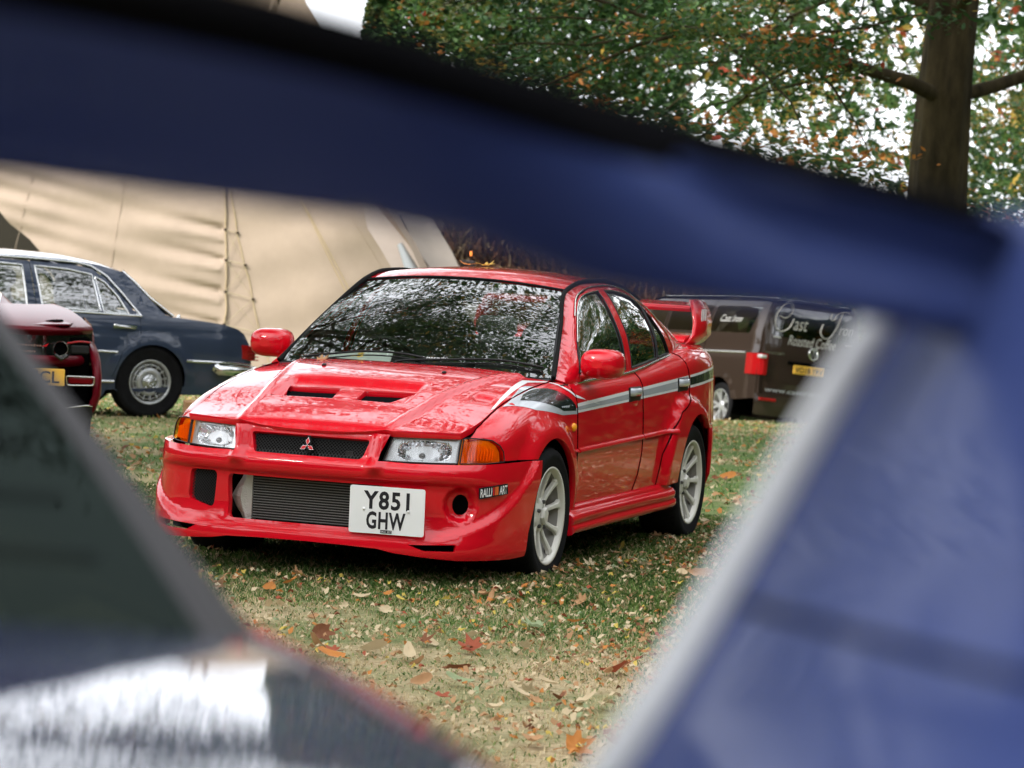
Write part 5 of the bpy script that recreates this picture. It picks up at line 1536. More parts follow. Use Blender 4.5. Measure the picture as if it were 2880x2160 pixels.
# tree belts
def leaf_mass(name, L0, L1, Zc, dep, zt, n, seed, mix, size=.07, z0=-1.5, label='', cat='trees', kind='stuff', shape=None, up=.2):
    g = np.random.default_rng(seed)
    u = g.uniform(0, 1, n); L = L0+(L1-L0)*u
    top = zt(L); zz = z0+(top-z0)*g.uniform(0, 1, n)**.8
    bump = .5*np.sin(L*1.9+zz*1.3)+.35*np.sin(L*4.3-zz*2.9+1)
    Zp = Zc+dep*(g.uniform(0, 1, n)**1.5)+bump*.6
    P = np.array([[CAM.x, CAM.y, 0]])+np.outer(L, np.array(RT))+np.outer(Zp, np.array(HF))
    P[:, 2] = zz+g.normal(size=n)*.12
    V = leaf_faces(P, size, up=up, seed=seed+1)
    cell = (np.floor(L*1.6+np.sin(zz*2)*.6).astype(int)*7+np.floor(zz*2.2+np.sin(L*2)*.5).astype(int)*13) % 97
    tab = g.choice(6, size=97, p=mix); mi = tab[cell]
    flip = g.random(n) < .5; mi = np.where(flip, g.choice(6, size=n, p=mix), mi)
    o = quads_mesh(name, V, 6, LG, mi)
    return tag(o, label, cat, kind=kind)
# tall hedge mass behind, its left shoulder falling away against the sky
zt1 = lambda L: 9.5*sst(-3.85, -1.5, L)+1.2*sst(-3.6, -3.1, L)+np.sin(L*3.1)*.35+4.2*sst(-4.0, -3.2, L)
leaf_mass('evergreen_belt', -3.7, 3.3, 57, 2.5, zt1, 110000, 21, (.62, .22, .09, .03, .04, 0), size=.080, z0=1.2, label='dense dark green wall of trees beyond the tents', cat='trees')
leaf_mass('far_woodland', -70, 80, 90, 8, lambda L: 13+3*np.sin(L*.21)+2*np.sin(L*.63)-17*sst(-6, -14, L)*0-13*sst(-3, -6, L)*sst(-30, -22, L), 60000, 22, (.45, .25, .14, .08, .06, .02), size=.30, z0=-2, label='far woodland closing the meadow', cat='woodland')
leaf_mass('yellow_shrubs', 1.3, 7.5, 53, 1.8, lambda L: .95+.25*np.sin(L*2.2)+0*L, 26000, 23, (.16, .34, .30, .15, .05, 0), size=.045, z0=-1.1, label='yellowing green shrubs behind the brown van', cat='shrubs')
for k, (L, Z, w_, h_) in enumerate(((6.5, 50, 6.0, 8.5), (11.5, 54, 6.0, 9.0))):
    leaf_mass('understorey_shrubs', L-w_/2, L+w_/2, Z, 2.5, lambda q: h_*.62+.5*np.sin(q*2.3+k), 17000, 31+k, (.40, .26, .16, .12, .05, .01), size=.05, z0=-.9, label=('leafy understorey bushes behind the tall tree trunk', 'yellow-green bushes right of the tall tree trunk')[k], cat='bushes')
def build_belt():  # unseen ring of woodland, added to darken reflections in the car paint
    g = np.random.default_rng(60)
    n = 90000
    az = np.radians(g.uniform(24, 336, n)); c0 = np.array(at(0, 18))
    def ht(a): return 13+2.0*np.sin(a*9)+1.3*np.sin(a*23+1)
    dirs = np.outer(np.sin(az), np.array(RT))+np.outer(np.cos(az), np.array(HF))
    hz = g.uniform(0, 1, n)**.9*ht(az); r_ = 46+g.uniform(0, 3, n)+3*np.sin(az*14)-1.5*np.cos(hz*1.1+az*30)
    P = c0+dirs*r_[:, None]; P[:, 2] = hz-1
    V = leaf_faces(P, .30, up=.2, seed=61)
    cell = (np.floor(np.degrees(az)/2.2).astype(int)*5+np.floor(hz/2).astype(int)*11) % 89; tab = g.choice(6, size=89, p=(.5, .27, .12, .06, .04, .01))
    mi = np.where(g.random(n) < .4, g.choice(6, size=n, p=(.5, .27, .12, .06, .04, .01)), tab[cell])
    tag(quads_mesh('added_woodland_belt', V, 6, LG, mi), 'unseen woodland added round the meadow to darken reflections in the cars', 'woodland', kind='stuff')
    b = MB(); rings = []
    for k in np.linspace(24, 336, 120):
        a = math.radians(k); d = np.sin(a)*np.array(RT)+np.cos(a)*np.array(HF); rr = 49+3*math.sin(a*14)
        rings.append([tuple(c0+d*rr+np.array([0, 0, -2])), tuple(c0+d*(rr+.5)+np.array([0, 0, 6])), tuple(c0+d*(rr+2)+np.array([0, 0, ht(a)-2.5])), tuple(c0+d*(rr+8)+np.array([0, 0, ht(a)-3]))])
    b.loft(rings, closed=False); tag(b.build('added_belt_backing', mat('wood_shade', (.022, .035, .014), .95, var=.5, vscale=.6, spec=0)), kind='structure')  # solid dark backing added behind the unseen belt
build_belt()
def build_added_hedge():  # unseen hedge, added to cut sky light on the red car's flank
    g = np.random.default_rng(71); n = 60000
    Z = g.uniform(0, 30, n); z = 4.6*g.uniform(0, 1, n)**.85*(1+.10*np.sin(Z*1.1)); L = 7.3+g.uniform(0, .9, n)+.35*np.sin(Z*.9)
    P = np.array([[CAM.x, CAM.y, 0]])+np.outer(L, np.array(RT))+np.outer(Z, np.array(HF)); P[:, 2] = z
    tag(quads_mesh('added_hedge', leaf_faces(P, .085, up=.1, seed=72), 6, LG, g.choice(6, size=n, p=(.7, .2, .06, .02, .02, 0))), 'unseen dark hedge added right of the cars to darken the red doors', 'hedge', kind='stuff')
    b = MB(); b.loft([[tuple(at(8.0, Zk, -.3)), tuple(at(8.0, Zk, 4.2)), tuple(at(9.1, Zk, 4.2)), tuple(at(9.1, Zk, -.3))] for Zk in np.linspace(0, 30, 12)], closed=False); tag(b.build('added_hedge_core', mat('hedge_shade', (.012, .018, .008), 1, spec=0)), 'dark solid core of the unseen hedge added right of the cars', 'hedge', kind='stuff')
build_added_hedge()
# brown bank of dead undergrowth
brush = [leafm('dead_fern', (.17, .085, .045), .15), leafm('dead_stem', (.26, .19, .11), .1), leafm('dead_dark', (.055, .032, .024), .1)]
def build_brush():
    g = np.random.default_rng(44); n = 42000
    L = g.uniform(-1.35, 3.6, n); z0 = g.uniform(-1.2, 2.3, n)*1.0; Zp = 55+g.uniform(0, 1.2, n)-.25*(1-z0)
    P = np.array([[CAM.x, CAM.y, 0]])+np.outer(L, np.array(RT))+np.outer(Zp-3.2, np.array(HF)); P[:, 2] = z0
    d = g.normal(size=(n, 3))*np.array([.35, .35, .2]); d[:, 2] = np.abs(d[:, 2])+.75; d /= np.linalg.norm(d, axis=1)[:, None]
    ln = g.uniform(.10, .42, n)[:, None]; sd_ = np.cross(d, np.array(HF)); sd_ /= np.linalg.norm(sd_, axis=1)[:, None]; w_ = g.uniform(.006, .020, n)[:, None]
    V = np.stack([P-sd_*w_, P+sd_*w_, P+d*ln+sd_*w_*.3+g.normal(size=(n, 3))*.03, P+d*ln-sd_*w_*.3], 1)
    o = quads_mesh('dead_undergrowth', V, 4, brush, g.choice(3, size=n, p=(.5, .16, .34)))
    tag(o, 'reddish brown bank of dead undergrowth behind the roof of the red saloon', 'undergrowth', kind='stuff')
    b = MB()
    c = [at(L_, 52.3, z) for L_, z in ((-1.4, -1.4), (3.8, -1.4), (3.8, 1.9), (-1.4, 2.4))]
    d_ = [at(L_, 55, z) for L_, z in ((-1.4, -1.4), (3.8, -1.4), (3.8, 1.8), (-1.4, 2.3))]
    b.add(c+d_, [(0, 1, 2, 3), (5, 4, 7, 6), (3, 2, 6, 7), (0, 3, 7, 4), (1, 5, 6, 2)])
    tag(b.build('earth_bank', mat('earth', (.085, .045, .03), .95, bump=1, bscale=4, var=.5, vscale=3)), kind='structure')
build_brush()
def tufts(name, items, lab):
    for (L, z, s, h, seed) in items:
        g = np.random.default_rng(seed); n = 60
        P0 = np.array(at(L*1.08, 51.2, z-.08)); d = g.normal(size=(n, 3))*.34; d[:, 2] = 1; d /= np.linalg.norm(d, axis=1)[:, None]
        ln = g.uniform(.5, 1, n)[:, None]*h; P = P0+g.normal(size=(n, 3))*.03*s; w_ = .012
        side_ = np.array(RT)*w_
        V = np.stack([P-side_, P+side_, P+d*ln+g.normal(size=(n, 3))*.02+side_*.3, P+d*ln-side_*.3], 1)
        o = quads_mesh(name, V, 4, [brush[1]], np.zeros(n)); tag(o, lab, 'grass tuft', 'pale dry grass tufts on the brown bank')
tufts('dry_grass_tuft', [(-.88, .95, 1, .38, 1), (.28, .68, 2, .34, 2), (.55, .60, 1, .3, 3), (.72, .58, 1, .34, 4), (.95, .55, 2, .36, 5), (1.2, .5, 2, .36, 6), (1.55, .45, 2, .3, 7), (1.8, .4, 2, .3, 8), (2.1, .35, 2, .3, 9)], 'tuft of pale dry grass on the brown bank behind the red roof')

# ---------------------------------------------------------------- stone wall and paling seen past the van
def build_wall():
    root = empty('garden_wall', at(2.75, 50.3, 0), 0, label='low pale stone wall glimpsed behind the rear wing of the red saloon', cat='wall')
    st = mat('pale_stone', (.30, .26, .21), .9, bump=.5, bscale=30, var=.35, vscale=6)
    root.location.z = -1.2; ang = math.atan2(RT.y, RT.x); root.rotation_euler = (0, 0, ang)
    me = None
    g = random.Random(2)
    for row in range(4):
        for k in range(4):
            L = .62; x = -1.0+k*L+(L/2 if row % 2 else 0)
            b = MB(); b.box((0, 0, 0), (L-.015, .30, .40), None, .012)
            if me is None: o = b.build('stone_block', st, root); me = o.data
            else: o = link('stone_block', me, root)
            o.location = (x, g.uniform(-.008, .008), .20+row*.415)
    b = MB(); b.box((0, 0, 1.72), (2.9, .40, .10), None, .02); b.build('coping', st, root)
build_wall()
def build_paling():
    root = empty('picket_fence', at(2.35, 45.6, 0), math.atan2(RT.y, RT.x), label='pale wooden paling fence glimpsed under the brown van', cat='fence')
    root.location.z = gz(at(2.35, 45.6))
    wd = mat('weathered_wood', (.50, .42, .28), .85, var=.3, vscale=8); me = None; g = random.Random(5)
    for k in range(26):
        if me is None:
            b = MB(); b.prism([(-.028, 0), (.028, 0), (.028, .42), (0, .47), (-.028, .42)], frame((0, 0, 0), (1, 0, 0), (0, 0, 1)), .02); o = b.build('paling', wd, root); me = o.data
        else: o = link('paling', me, root)
        o.location = (-1.0+k*.085+g.uniform(-.008, .008), g.uniform(-.01, .01), g.uniform(-.03, .0)); o.rotation_euler = (0, g.uniform(-.03, .03), 0)
    for z in (.12, .34):
        b = MB(); b.box((0, .03, z), (2.3, .03, .05)); b.build('rail', wd, root)
build_paling()

# ---------------------------------------------------------------- canvas tents
canvas = mat('beige_canvas', (.42, .33, .255), .9, bump=.25, bscale=160, var=.07, vscale=2.5)
canvas_l = mat('pale_canvas', (.52, .46, .42), .9, bump=.25, bscale=160, var=.05, vscale=2.5)
hem = mat('canvas_hem', (.52, .41, .25), .9)
rope = mat('cord', (.50, .42, .28), .9)
grom = mat('toggle', (.05, .035, .02), .6)
PXM = 182.3                                     # only used to set out the seams in metres
def lv(px, py): return ((px-1440)/PXM+.0, 1.57+((684+.0524*(px-1440))-py)/PXM)
def TS(wr=1.0):
    gl = [lv(608, 644), lv(616, 730), lv(621, 819), lv(624, 911)]
    def S(L, z):
        L = np.asarray(L, float); z = np.asarray(z, float)
        Zd = 44.0+.22*z
        seam = -4.55-.03*(z-1.5)
        d = seam-L
        lf = sst(.0, .07, d)
        w_ = 0
        # long creases that run from the lacing towards the left and down
        ph = (z-.0)+.16*d
        dd = np.clip(d, 0, 9)
        for a_, z_ in gl:
            zl_ = z_+.15*dd
            w_ = w_+.060*lf*np.exp(-((z-zl_)/(.045+.075*dd))**2)*np.exp(-dd/1.5)-.03*lf*np.exp(-((z-zl_+.16)/(.05+.06*dd))**2)*np.exp(-dd/2.0)
        w_ = w_+.005*sst(.6, 2.5, d)*np.sin(2*np.pi*(z-.2*d)/.62+.6)*2.2+.010*sst(1.2, 3, d)*np.sin(2*np.pi*(z-.22*d)/.29)*1.2
        w_ = w_+.012*np.sin(3.1*L+2.1*z)+.010*np.sin(7*z-2.3*L)
        # rounded right hand end
        e = np.clip(L+3.2, 0, 5)
        Zd = Zd+.22*e**2+w_*wr*1.25
        p = np.stack([CAM.x+RT.x*L+HF.x*Zd, CAM.y+RT.y*L+HF.y*Zd, z], -1)
        return p
    return S
def build_tent():
    root = empty('beige_tent', at(-4, 44, -1), 0, label='large beige canvas tipi tent with a laced seam behind the blue saloon', cat='tent')
    root.matrix_world = Matrix.Identity(4); root.location = (0, 0, 0)
    S = TS(); h = tuple(-HF)
    sl = [lv(596, 480), lv(600, 540), lv(606, 600), lv(608, 644), lv(613, 690), lv(616, 730), lv(620, 775), lv(621, 819), lv(627, 870), lv(624, 911), lv(632, 1000), lv(640, 1150)]
    sr = [lv(606, 480), lv(622, 560), lv(634, 610), lv(641, 653), lv(655, 695), lv(669, 744), lv(686, 790), lv(698, 840), lv(712, 890), lv(726, 936), lv(760, 1030), lv(790, 1150)]
    sl = smooth_poly(sl, 3); sr = smooth_poly(sr, 3)
    apexL, apexR = lv(726, -120), lv(745, -120)
    left = sl+[lv(-400, 1190), lv(-400, 905), lv(100, 715), lv(60, 672), lv(0, 628), lv(-60, 560), lv(-400, 400), lv(-400, 250), lv(200, 300), lv(560, 170), lv(684, 27), apexL]
    patch('canvas_wall', S, left, canvas, root, res=.065, rim=.01, hint=h)
    right = [apexR, lv(796, 0), lv(832, 57), lv(900, 230), lv(965, 470), lv(1008, 640), lv(1048, 700), lv(1095, 775), lv(1180, 960), lv(1300, 1180)]+sr[::-1]
    patch('canvas_panel', off(S, -.015, 1) if False else S, right, canvas, root, res=.11, rim=.01, hint=h)
    # the gusset behind the lacing
    Sb = TS(.3)
    def back(L, z):
        p = Sb(L, z); return p+np.array(HF)*.03
    gus = [(a-.03, b) for a, b in sl]+[(a+.04, b) for a, b in sr[::-1]]
    patch('canvas_gusset', back, gus, canvas, root, res=.11, rim=0, hint=h)
    for s_, nm in ((sl, 'hem_left'), (sr, 'hem_right')):
        q = densify(s_+s_[::-1][1:-1], .12)[:len(s_)*2]; q = np.array(s_)
        P = S(q[:, 0], q[:, 1])-np.array(HF)*.012
        b = MB(); b.tube([tuple(p) for p in P], .010, 5); b.build('seam_hem', hem, root)
    gL = [lv(608, 644), lv(616, 730), lv(621, 819), lv(624, 911)]; gR = [lv(643, 653), lv(672, 744), lv(700, 840), lv(728, 936)]
    pt = lambda q: Vector(S(np.array([q[0]]), np.array([q[1]]))[0]-np.array(HF)*.03)
    for q in gL+gR:
        b = MB(); b.ball(pt(q), (.028, .028, .022), 8, 6); b.build('toggle', grom, root)
    for k in range(4):
        b = MB(); b.tube([pt(gL[k]), pt(gR[k])], .007, 5); b.build('lacing_cord', rope, root)
        if k < 3:
            b = MB(); b.tube([pt(gL[k+1]), pt(gR[k])], .005, 5); b.build('lacing_cord', rope, root)
            b = MB(); b.tube([pt(gL[k]), pt(gR[k+1])], .004, 5); b.build('lacing_cord', rope, root)
    for a_, b_ in (((822, 570), (985, 868)), ((834, 585), (1000, 868))):
        q = np.array([lv(a_[0]+(b_[0]-a_[0])*t, a_[1]+(b_[1]-a_[1])*t) for t in np.linspace(-.3, 1.25, 14)])
        P = S(q[:, 0], q[:, 1])-np.array(HF)*.008; b = MB(); b.tube([tuple(p) for p in P], .009, 5); b.build('panel_seam', hem, root)
    for a_, b_ in (((318, 470), (286, 830)), ((60, 440), (20, 700)), ((930, 560), (1060, 760))):
        q = np.array([lv(a_[0]+(b_[0]-a_[0])*t, a_[1]+(b_[1]-a_[1])*t) for t in np.linspace(0, 1.2, 14)])
        P = S(q[:, 0], q[:, 1])-np.array(HF)*.003; b = MB(); b.tube([tuple(p) for p in P], .005, 5); b.build('stitched_seam', canvas, root)
    # dark sheet standing in for the shaded inside at the lifted corner
    b = MB(); b.add([at(-9.9, 46.6, z) for z in (-1.2, 3.2)]+[at(-6.8, 46.6, z) for z in (3.2, -1.2)], [(0, 1, 2, 3)]); b.build('tent_inner_shade', mat('dark_inner_shade', (.05, .045, .035), .9), root)
    # back and far side so that the tent has depth
    b = MB(); rings = []
    for z, r_ in ((-1.3, 4.6), (1.5, 3.1), (3.2, 1.9), (5.6, .5)):
        rings.append([tuple(at(-4.9+r_*math.cos(t), 49.5+(4.0-.0*z)*math.sin(t)*r_/4.6, z)) for t in np.linspace(-.25, math.pi+.25, 14)])
    b.loft(rings, closed=False, smooth=True); b.build('canvas_back', canvas, root)
    # pole tips
    for dx in (-.14, .0, .12):
        b = MB(); b.tube([at(-3.86+dx*.3, 45.4, 4.9), at(-3.86+dx*3, 45.6, 6.4)], .05, 8); b.build('tent_pole', bark, root)
    # second tent
    r2 = empty('pale_tent', at(-1.5, 50, -1), 0, label='smaller paler canvas tent just right of the large beige one', cat='tent')
    r2.matrix_world = Matrix.Identity(4); r2.location = (0, 0, 0)
    k = 160.0
    lw = lambda px, py: ((px-1440)/k, 1.57+((684+.0524*(px-1440))-py)/k)
    def S2(L, z):
        L = np.asarray(L, float); z = np.asarray(z, float)
        Zd = 50.0+.25*z+.12*np.clip(L+2.2, 0, 9)**2+.02*np.sin(3*L+5*z)
        return np.stack([CAM.x+RT.x*L+HF.x*Zd, CAM.y+RT.y*L+HF.y*Zd, z], -1)
    pl = [lw(960, 480), lw(1140, 520), lw(1222, 660), lw(1250, 703), lw(1276, 755), lw(1340, 860), lw(1480, 1120), lw(1000, 1120), lw(940, 700)]
    patch('canvas_panel', S2, pl, canvas_l, r2, res=.12, rim=.01, hint=h)
    q = np.array([lw(1100, 600), lw(1132, 662), lw(1146, 690), lw(1168, 722), lw(1190, 752)]); P = S2(q[:, 0], q[:, 1])-np.array(HF)*.02
    b = MB(); b.tube([tuple(p) for p in P], .010, 5); b.build('panel_seam', grom, r2)
    b = MB(); b.loft([[tuple(at(-1.9+r_*math.cos(t), 53.2+r_*.8*math.sin(t), z)) for t in np.linspace(-.2, math.pi+.2, 12)] for z, r_ in ((-1.4, 2.4), (1.7, 1.0), (2.6, .3))], closed=False); b.build('canvas_back', canvas_l, r2)
    # grey flap between the tents
    b = MB(); b.tube([at(-2.05, 49.2, 1.45), at(-1.8, 49.0, 1.0), at(-1.7, 49.0, .2)], [.05, .12, .14], 8); b.build('rolled_flap', mat('grey_canvas', (.35, .38, .40), .9), r2)
build_tent()
def build_lantern():
    root = empty('lantern_post', at(-.90, 51.0, 0), math.atan2(RT.y, RT.x), label='dark post and lantern in the undergrowth beside the pale tent', cat='lantern')
    root.location.z = 1.05
    b = MB(); b.box((0, 0, -.0), (.26, .16, .34), None, .02); b.build('lantern_body', mat('smoked_metal', (.05, .04, .04), .4), root)
    b = MB(); b.ball((.05, -.05, .30), (.014, .014, .05), 8, 6); b.build('flame', mat('flame', (.9, .3, .05), .5, emit=((1, .25, .05), 2.2)), root)
    b = MB(); b.tube([(0, 0, -2.1), (0, 0, -.17)], .02, 8); b.build('post', M['black'], root)
build_lantern()
# ---------------------------------------------------------------- the blue car the picture is taken past
def build_blue():
    B = M['blue']
    a_ax = (HF*.94-RT*.34).normalized()                 # its nose points away and a little left
    o = at(-.147, 1.60, 1.333)
    root = empty('blue_winged_car', o, math.atan2(a_ax.y, a_ax.x), label='blurred dark blue car with a tall rear wing, close to the camera', cat='car')
    # local: x forward, y LEFT, z up; origin at the lower right corner of the rear screen; car centre at y=+.66
    W = 1.32
    def cab(x, side):     # not used outside
        return x
    # rear screen
    def RS(u, v):         # u 0 right .. 1 left, v 0 bottom .. 1 top
        u = np.asarray(u, float); v = np.asarray(v, float)
        y = (W*u)*(1-v)+(.14+(W-.28)*u)*v
        bow = 1-(2*u-1)**2
        x = -.10*bow*(1-v)+v*(.62-.06*bow); z = .26*v+.035*bow+.02*np.sin(np.pi*v)
        return np.stack([x, y, z], -1)
    gl = patch('rear_screen', RS, [(.012, .01), (.988, .01), (.988, .985), (.012, .985)], M['dglass2'], root, rim=0, res=.08, hint=(-1, 0, 1))
    fr = patch('screen_frame', off(RS, .002, -1 if snormal(RS, np.array([.5]), np.array([.5]))[0, 2] > 0 else 1), [(-.006, -.04), (1.006, -.04), (1.006, 1.03), (-.006, 1.03)], M['frame_grey'], root, holes=[[(.014, .012), (.986, .012), (.986, .98), (.014, .98)]], rim=.01, res=.06, hint=(-1, 0, 1))
    for k in range(9):
        v = np.full(18, .12+.09*k); u = np.linspace(.04, .96, 18); P = RS(u, v)+np.array([-.001, 0, .002])
        b = MB(); b.tube([tuple(p) for p in P], .0009, 4); b.build('heater_wire', M['seal'], gl)
    # roof and pillars
    def shell(pts_fn, xs, name, m=M['blue_shaded'], closed=False):
        b = MB(); b.loft([pts_fn(x) for x in xs], closed=closed); return b.build(name, m, root)
    def ring_body(x):     # lower body section, left-right symmetric about y=.66
        hw = np.interp(x, [-.62, -.55, -.3, 0, .8, 2.2, 3.0, 3.3], [.70, .78, .84, .86, .88, .88, .82, .70])
        sh = np.interp(x, [-.66, -.62, -.5, 0, .8, 2.2, 3.0, 3.35], [-.10, -.02, .004, .0, -.02, -.06, -.12, -.30])
        right = [(x, .66-hw*1.0, -1.0), (x, .66-hw-.01, -.6), (x, .66-hw-.005, -.32), (x, .66-hw+.02, sh-.12), (x, .66-hw+.07, sh-.045), (x, .66-hw+.15, sh-.006), (x, .66-hw+.21, sh+.002)]
        left = [(a, 1.32-b_, c) for a, b_, c in right[::-1]]
        return right+left
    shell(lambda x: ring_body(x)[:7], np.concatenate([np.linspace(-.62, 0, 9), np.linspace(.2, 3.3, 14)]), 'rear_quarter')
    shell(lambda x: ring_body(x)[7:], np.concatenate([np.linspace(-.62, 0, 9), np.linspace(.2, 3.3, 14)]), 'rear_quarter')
    # boot lid
    b = MB(); rings = []
    for x, z in ((-.69, -.9), (-.70, -.45), (-.69, -.10), (-.665, -.03), (-.60, .000), (-.40, .016), (-.20, .022), (-.02, .020), (.04, .012)):
        rings.append([(x-.05*(1-k*k)*1.0, .66-.66*k, z+.012*(1-k*k)-.012*abs(k)**6) for k in np.linspace(1, -1, 17)])
    b.loft(rings, closed=False); b.build('boot_lid', M['blue_shaded'], root)
    # roof
    b = MB(); rings = []
    for x, z in ((.60, .27), (.75, .305), (1.1, .325), (1.5, .31), (1.75, .27), (2.4, -.06)):
        rings.append([(x+(.0), .66-.53*k, z+.035*(1-k*k)) for k in np.linspace(1, -1, 11)])
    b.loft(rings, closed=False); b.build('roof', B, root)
    for sd in (1, -1):
        yy = lambda y: y if sd > 0 else 1.32-y
        b = MB()
        b.loft([[(0+.0, yy(-.012), -.01), (.62, yy(.125), .262), (1.75, yy(.13), .26), (2.45, yy(-.02), -.06)], [(.10, yy(-.05), -.02), (.66, yy(.09), .235), (1.70, yy(.095), .235), (2.50, yy(-.06), -.06)]], closed=False, smooth=False); b.build('roof_pillar', M['frame_grey'], root)
        b = MB(); b.loft([[(.10, yy(-.05), -.02), (.66, yy(.09), .235), (1.70, yy(.095), .235), (2.50, yy(-.06), -.06)], [(.16, yy(-.06), -.03), (.9, yy(-.06), -.035), (1.6, yy(-.06), -.05), (2.50, yy(-.07), -.07)]], closed=False, smooth=False); b.build('side_window', M['dglass'], root)
        build_wheel(root, (-.05+.0, yy(-.09), -.98-.0), -sd, R=.32, rr=.22, W=.22, style='ten', M_alloy=M['alloy2'], red=False)
        build_wheel(root, (2.55, yy(-.09), -.98), -sd, R=.32, rr=.22, W=.22, style='ten', M_alloy=M['alloy2'], red=False)
        tl = MB(); tl.box((-.66, yy(.10), -.20), (.10, .26, .16), None, .03); tl.build('tail_lamp', M['tail'], root)
    b = MB(); rings = []
    for x, z in ((2.4, -.06), (3.0, -.12), (3.3, -.30), (3.33, -.9)):
        rings.append([(x, .66-.66*k, z+.03*(1-k*k)) for k in np.linspace(1, -1, 11)])
    b.loft(rings, closed=False); b.build('bonnet', B, root)
    ub = MB(); ub.box((1.3, .66, -.75), (3.6, 1.3, .5)); ub.build('underbody', M['void'], root)
    bb = MB(); bb.tube([(-.60, -.20, -.55), (-.72, -.1, -.55), (-.78, .66, -.55), (-.72, 1.42, -.55), (-.60, 1.52, -.55)], .12, 10, flat=1.6); bb.build('rear_bumper', B, root)
    # rear wing: arched blade carried by two leaning end plates
    TY = [-.26, -.177, -.148, -.046, .052, .149, .234, .40, .66]
    TT = [.246, .262, .268, .286, .303, .3215, .334, .350, .358]
    BY = [-.26, -.177, -.095, -.06, -.015, .024, .052, .149, .234, .40, .66]
    BB = [.190, .205, .2155, .216, .219, .2325, .2407, .248, .2535, .262, .268]
    for sd in (1, -1):
        yy = lambda y: y if sd > 0 else 1.32-y
        rings = []; trim = []  # trim collects the path of the painted edge highlight
        for z, y, x0, x1, th in ((.000, -.030, -.44, -.84, .020), (.035, -.044, -.45, -.87, .016), (.08, -.070, -.45, -.90, .015), (.105, -.084, -.45, -.91, .015), (.12, -.093, -.45, -.92, .015), (.165, -.118, -.45, -.93, .015), (.207, -.146, -.45, -.93, .016), (.255, -.170, -.45, -.90, .020)):
            y -= .028; lo_ = .10*(1-sst(.04, .10, z))
            ring = [(x0, yy(y), z), (x0-.008, yy(y+th*.85), z+.006), (x0-.022, yy(y+th), z+.006), (x0-.15, yy(y+th), z+.006), (x1+.05, yy(y+th*.9+lo_), z+.006), (x1, yy(y+lo_), z), (x1+.05, yy(y-th), z-.006), (x0-.15, yy(y-th), z-.006), (x0-.022, yy(y-th), z-.006), (x0-.008, yy(y-th*.85), z-.006)]
            rings.append(ring)
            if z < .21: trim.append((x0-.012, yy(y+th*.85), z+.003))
        b = MB(); b.loft(rings, closed=True, cap=True); ep = b.build('wing_end_plate', B, root)
        sm_ = MB(); sm_.tube([(-.53, yy(-.066), .100), (-.70, yy(-.067), .104), (-.86, yy(-.068), .109)], .0022, 6); sm_.build('plate_seam', M['matt'], ep)
        t = MB(); q = smooth_poly(trim, 3); t.tube(q, .0135, 8); t.build('plate_edge_highlight', M['edge_highlight'], ep)  # pale tube stands in for the sky highlight along the plate edge
    rings = []
    for y in np.linspace(-.20, 1.52, 45):
        m_ = y if y <= .66 else 1.32-y
        zt = float(pch(m_, TY, TT)); zb_ = float(pch(m_, BY, BB)); zc = (zt+zb_)/2; hh = (zt-zb_)/2
        s_ = float(sst(.20, -.10, m_))
        zt = .237+(zt-.237)*(.915+.085*s_); zb_ = .237+(zb_-.237)*(1.09-.09*s_)
        xt = -.61+.11*s_; xb = -.43-.10*s_; zm = (zt+zb_)/2
        rings.append([(xt, y, zt-.010), (xt+.25*(xb-xt)-.012, y, zt-.25*(zt-zb_)-.004), (xt+.5*(xb-xt)-.016, y, zm-.004), (xt+.75*(xb-xt)-.014, y, zb_+.25*(zt-zb_)-.004), (xb-.008, y, zb_+.004), (xb+.006, y, zb_), (xb+.022, y, zb_+.012), (xb+.02, y, zm), (xb-.01, y, zt-.016), (xt+.03, y, zt), (xt+.008, y, zt-.001)])
    b = MB(); b.loft(rings, closed=True, cap=True); wb = b.build('wing_blade', B, root)
    rg = []
    for r_ in rings:
        p0, p1 = Vector(r_[0]), Vector(r_[2]); q_ = p0.lerp(p1, .30)
        rg.append([tuple(q_+Vector((-.004, 0, -.002))), tuple(p0+Vector((-.006, 0, 0))), tuple(Vector(r_[10])+Vector((-.004, 0, .004))), tuple(Vector(r_[9])+Vector((0, 0, .004))), tuple(Vector(r_[8])+Vector((0, 0, .006)))])
    b = MB(); b.loft(rg, closed=False); b.build('black_top_strip', M['matt'], wb)
    return root
M['frame_grey'] = mat('screen_surround', (.045, .043, .045), .6, spec=.1)
M['dglass2'] = glassm('dusky_screen_glass', (.025, .035, .028), .11, .35, (.72, .95, .85))
M['edge_highlight'] = mat('pale_edge_highlight', (.95, .96, .98), .5)  # sky highlight put into a near-white colour
BLUE = build_blue()
